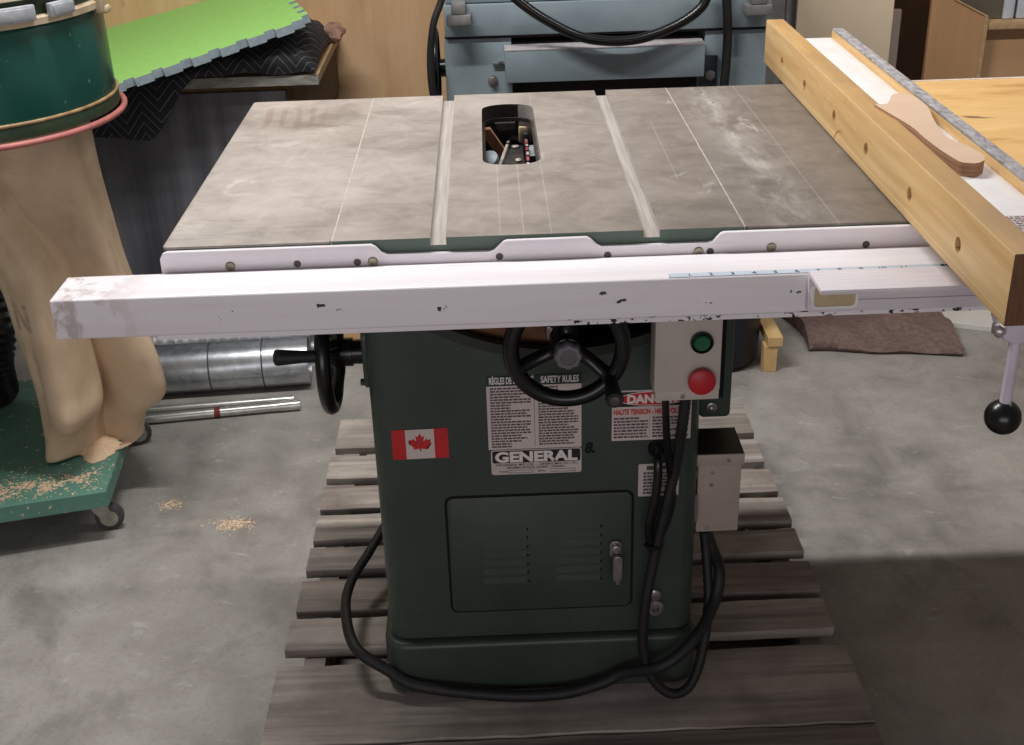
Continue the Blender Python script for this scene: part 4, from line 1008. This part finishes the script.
# ------------------------------------------------------------------ blue-grey planer behind the saw
pm = thing('thickness_planer', 'blue grey thickness planer standing behind the table saw', 'planer', (.24, 1.9, FLOOR))
mk('left_column', G().box(-.156, .006, 1.600, 2.25, .30, .780, .003), 'bluegrey', pm)
mk('right_column', G().box(.474, .628, 1.600, 2.25, .30, .780, .003), 'bluegrey', pm)
mk('upper_housing', G().box(-.153, .629, 1.590, 2.25, .787, .862, .003).box(-.150, .627, 1.598, 2.25, .864, 1.10, .003), 'bluegrey', pm)
mk('machine_throat', G().box(-.14, .62, 1.70, 2.2, .32, .79).box(-.154, .627, 1.604, 1.72, .7795, .7868), 'interior', pm)
pb = mk('planer_bed', G().box(-.0115, .4660, 1.545, 1.68, .6830, .7590, .002).box(-.012, .4665, 1.5445, 1.66, .7585, .7625, .001, mi=1), ['bluegrey', 'bluegrey_l'], pm)
mk('column_base', G().box(-.10, .40, 1.66, 2.2, FLOOR, .32, .004), 'bluedark', pm)
for x, z, r in ((-.042, .680, .012),):
    mk('column_bolt', G().lathe([(r, 0), (r, .005), (r * .65, .006), (r * .6, .012), (r * .3, .013)], 16, along((0, -1, 0), (x, 1.600, z))), 'chrome', pm)
bp = mk('side_bracket', G().box(.466, .505, 1.590, 1.600, .640, .722, .002), 'bluedark', pm)
mk('bracket_bolt', G().lathe([(.013, 0), (.013, .006), (.008, .008)], 6, along((0, -1, 0), (.4885, 1.590, .676))), 'castgrey', bp)
mk('height_pointer', G().box(-.040, -.006, 1.592, 1.600, .716, .721).box(-.026, -.016, 1.590, 1.600, .7195, .7250), 'chrome', pm)
hw = mk('handwheel', G().lathe([(.088, -.010), (.096, -.008), (.098, 0), (.096, .008), (.088, .010), (.078, .006), (.03, .004), (.03, -.004), (.078, -.006), (.088, -.010)], 40, along((-1, 0, 0), (-.182, 1.66, .700))).lathe([(.022, -.026), (.022, .016), (.012, .018)], 20, along((-1, 0, 0), (-.182, 1.66, .700))), 'black', pm)
def lock_casting(x0, x1, sgn):
    g = G().box(x0, x1, 1.545, 1.600, .822, .846, .003).box(x0 + .012, x1 - .012, 1.548, 1.6, .846, .872, .004)
    g.lathe([(.006, 0), (.006, .016), (.003, .020)], 12, along((0, 0, -1), (x0 + .025, 1.560, .822)))
    mk('lock_casting', g, 'castgrey', pm)
lock_casting(-.146, -.088, -1); lock_casting(.560, .622, 1)
mk('power_cable', G().tube([(.000, 1.53, .905), (.015, 1.53, .885), (.072, 1.525, .842), (.153, 1.52, .798), (.223, 1.515, .782), (.3045, 1.515, .784), (.386, 1.52, .809), (.443, 1.525, .843), (.463, 1.53, .875), (.466, 1.55, .91)], .0115, 14, 10), 'black', pm)
mk('side_cable', G().tube([(-.150, 1.535, .92), (-.155, 1.53, .885), (-.1765, 1.52, .831), (-.188, 1.52, .750), (-.186, 1.52, .667), (-.17, 1.53, .55), (-.16, 1.56, .4)], .0085, 12, 8), 'blackmatte', pm)
mk('hanging_cable', G().tube([(.514, 1.575, .93), (.517, 1.575, .865), (.524, 1.575, .773), (.522, 1.575, .667), (.51, 1.58, .5)], .011, 12, 8, flat=1), 'blackmatte', pm)

# ------------------------------------------------------------------ low things on the floor at right
def binprof(z0, z1, r0, r1): return [(r0 * .8, z0), (r0, z0 + .03), (r1, z1), (r1 + .006, z1), (r1 + .006, z1 + .012), (r1 - .006, z1 + .012), (r0 - .006, z0 + .03)]
g = G(); mtx = Matrix.Translation((.559, 1.652, 0))
g.lathe([(.07, FLOOR), (.088, FLOOR + .004), (.100, FLOOR + .016), (.104, FLOOR + .04), (.107, .16), (.108, .16), (.108, .172), (.100, .172), (.098, FLOOR + .05)], 40, mtx)
single('plastic_bin', 'dark navy plastic bin on the floor behind the motor cover', 'bin', g, 'bin')
sd = thing('wooden_stand', 'low pale pine stand on the floor beside the dark bin', 'stand', (.69, 1.62, FLOOR))
mk('stand_rail', G().box(.668, .708, 1.553, 1.90, -.049, -.022, .001, 1), 'pine', sd)
mk('stand_foot', G().box(.660, .696, 1.556, 1.592, FLOOR, -.049, .001, 1), 'pine', sd)
mk('stand_foot', G().box(.660, .696, 1.85, 1.886, FLOOR, -.049, .001, 1), 'pine', sd)
cl = [(.8090, 1.6750), (.8892, 1.6480), (1.0, 1.640), (1.2015, 1.6080), (1.2280, 1.640), (1.2480, 1.78), (1.2519, 1.8900), (1.0, 1.93), (.7880, 1.9200), (.7850, 1.880), (.8290, 1.7500)]
def clothfn(u, v):
    x0 = .812 - .030 * v + .02 * math.sin(PI * v); x1 = 1.222 + .030 * v
    x = x0 + (x1 - x0) * u; y = 1.672 - .065 * u + v * (.25 + .03 * u) + .004 * math.sin(11 * u)
    z = FLOOR + .022 + .006 * math.sin(7 * u + 4 * v) + .005 * math.sin(13 * u - 9 * v) + .012 * math.sin(PI * v) * (.5 + .5 * math.sin(5 * u + 1))
    z += .006 * math.sin(23 * u + 6 * v) * .5
    return (x, y, z)
g = G().grid(clothfn, 60, 30)
rim = [clothfn(u / 60, 0) for u in range(61)] + [clothfn(1, v / 30) for v in range(1, 31)] + [clothfn(1 - u / 60, 1) for u in range(1, 61)] + [clothfn(0, 1 - v / 30) for v in range(1, 30)]
n = len(rim)
g.add([(x, y - .0, z) for x, y, z in rim] + [(x + .002 * math.sin(i), y - .006 * (1 if i < 61 else 0) , (z + FLOOR) / 2) for i, (x, y, z) in enumerate(rim)] + [(x, y + .004 * (1 if i < 61 else 0), FLOOR + .001) for i, (x, y, z) in enumerate(rim)],
      [(i, (i + 1) % n, n + (i + 1) % n, n + i) for i in range(n)] + [(n + i, n + (i + 1) % n, 2 * n + (i + 1) % n, 2 * n + i) for i in range(n)], 0, True)
single('brown_towel', 'folded brown towel lying on the floor under the right rail', 'towel', g, 'cloth', sharp=60)
single('white_board', 'white sheet lying on the floor right of the brown towel', 'board', G().prism([(1.243, 1.800), (1.36, 1.752), (1.50, 1.86), (1.46, 2.05), (1.275, 2.05)], 'z', FLOOR, FLOOR + .016, bev=.001, seg=1), 'whiteboard')
single('timber_block', 'small timber block on the floor behind the brown towel', 'timber', G().box(1.150, 1.192, 1.935, 2.02, FLOOR, FLOOR + .060, .001, 1), 'pine')

# ------------------------------------------------------------------ right background
single('steel_post', 'grey steel post standing between planer and beige sheet', 'post', G().box(.690, .795, 1.96, 2.02, FLOOR, 1.25, .002).box(.752, .764, 1.955, 1.96, FLOOR, 1.25), 'greypost')
single('beige_sheet', 'large beige sheet of board standing behind the fence', 'board', G().box(.775, 1.0335, 1.93, 1.948, FLOOR, 1.30, .001, 1), 'mdf')
single('narrow_board', 'narrow grey-brown board standing right behind the beige sheet', 'board', G().prism([(.96, FLOOR), (1.079, FLOOR), (1.0785, .738), (.96, .738)], 'y', 2.00, 2.015), 'greyboard')
g = G().prism([(1.160, FLOOR), (1.298, FLOOR), (1.3160, .7105), (1.2190, .760), (1.18, .785), (1.160, .80)], 'y', 2.00, 2.018, bev=.001, seg=1)
g.prism([(1.2945, FLOOR), (1.3030, FLOOR), (1.3200, .7095), (1.3080, .7150)], 'y', 1.9965, 2.0, mi=1).prism([(1.2190, .760), (1.3160, .7105), (1.3180, .7145), (1.2210, .764)], 'y', 1.9965, 2.018, mi=1)
single('brown_veneer_panel', 'brown veneered panel with slanted top edge, left of the brown crate', 'panel', g, ['brownwood', 'paleedge'])
cr = thing('wooden_crate', 'brown wooden crate with pale rim at the right edge of the picture', 'crate', (1.56, 2.2, FLOOR))
mk('crate_box', G().box(1.324, 1.80, 2.025, 2.45, FLOOR, .672, .002), 'brownwood2', cr)
mk('crate_rim', G().box(1.322, 1.81, 2.000, 2.46, .6755, .6965, .002), 'paleedge', cr)
tt = thing('storage_tote', 'olive grey storage tote with pale blue strip on top of the crate', 'tote', (1.55, 2.2, .697))
mk('tote_body', G().prism([(1.225, .756), (1.335, .698), (1.74, .698), (1.74, .98), (1.225, .98)], 'y', 2.04, 2.4, bev=.003), 'olivebin', tt)
mk('tote_strip', G().box(1.3705, 1.400, 2.028, 2.040, .698, .97, .003), 'whiteblue', tt)
mk('tote_strip', G().box(1.408, 1.44, 2.028, 2.04, .698, .97, .003), 'whiteblue', tt)

# ------------------------------------------------------------------ lift everything so the floor is z = 0
for o in list(scene.objects):
    if o.parent is None: o.location.z += LIFT

# ------------------------------------------------------------------ camera
cam_d = bpy.data.cameras.new('camera'); cam = bpy.data.objects.new('camera', cam_d); COL.objects.link(cam); scene.camera = cam
p_, yw, rl = 0.4617, 0.0127, -0.0317
cp, sp, cy_, sy_ = math.cos(p_), math.sin(p_), math.cos(yw), math.sin(yw)
fwd = Vector((sy_ * cp, cy_ * cp, -sp)); rt = Vector((cy_, -sy_, 0)); up = rt.cross(fwd)
r2 = rt * math.cos(rl) + up * math.sin(rl); u2 = -rt * math.sin(rl) + up * math.cos(rl)
mw = Matrix((r2, u2, -fwd)).transposed().to_4x4(); mw.translation = Vector((-0.0564, -1.4398, 1.3927 + LIFT)); cam.matrix_world = mw
cam_d.sensor_width = 36.0; cam_d.sensor_fit = 'HORIZONTAL'; cam_d.lens = 1244.29 / 1024 * 36; cam_d.clip_start = 0.05

# ------------------------------------------------------------------ light: a ceiling tube above the saw, weak room fill
def area(name, loc, sx, sy, power, col, rot=(0, 0, 0)):
    d = bpy.data.lights.new(name, 'AREA'); d.shape = 'RECTANGLE'; d.size = sx; d.size_y = sy; d.energy = power; d.color = col
    o = bpy.data.objects.new(name, d); COL.objects.link(o); o.location = loc; o.rotation_euler = rot; return o
area('overhead_light', (-.60, .74, 2.55), 1.2, .05, 45, (1.0, .985, .965))
area('overhead_light', (1.45, .74, 2.55), 1.2, .05, 17, (1.0, .97, .94))  # second, unseen tube added to brighten the right background
area('front_fill', (-.6, -3.6, 1.25), 3.0, 1.2, 30, (1.0, .93, .95), (math.radians(90), 0, 0))  # soft fill added in front for the upright faces, no real window
w = bpy.data.worlds.new('room'); scene.world = w; w.use_nodes = True
bgn = w.node_tree.nodes['Background']; bgn.inputs[0].default_value = (1.0, .94, .94, 1); bgn.inputs[1].default_value = .13
scene.view_settings.view_transform = 'Standard'; scene.view_settings.look = 'None'; scene.view_settings.exposure = 0.0; scene.view_settings.gamma = 1.0
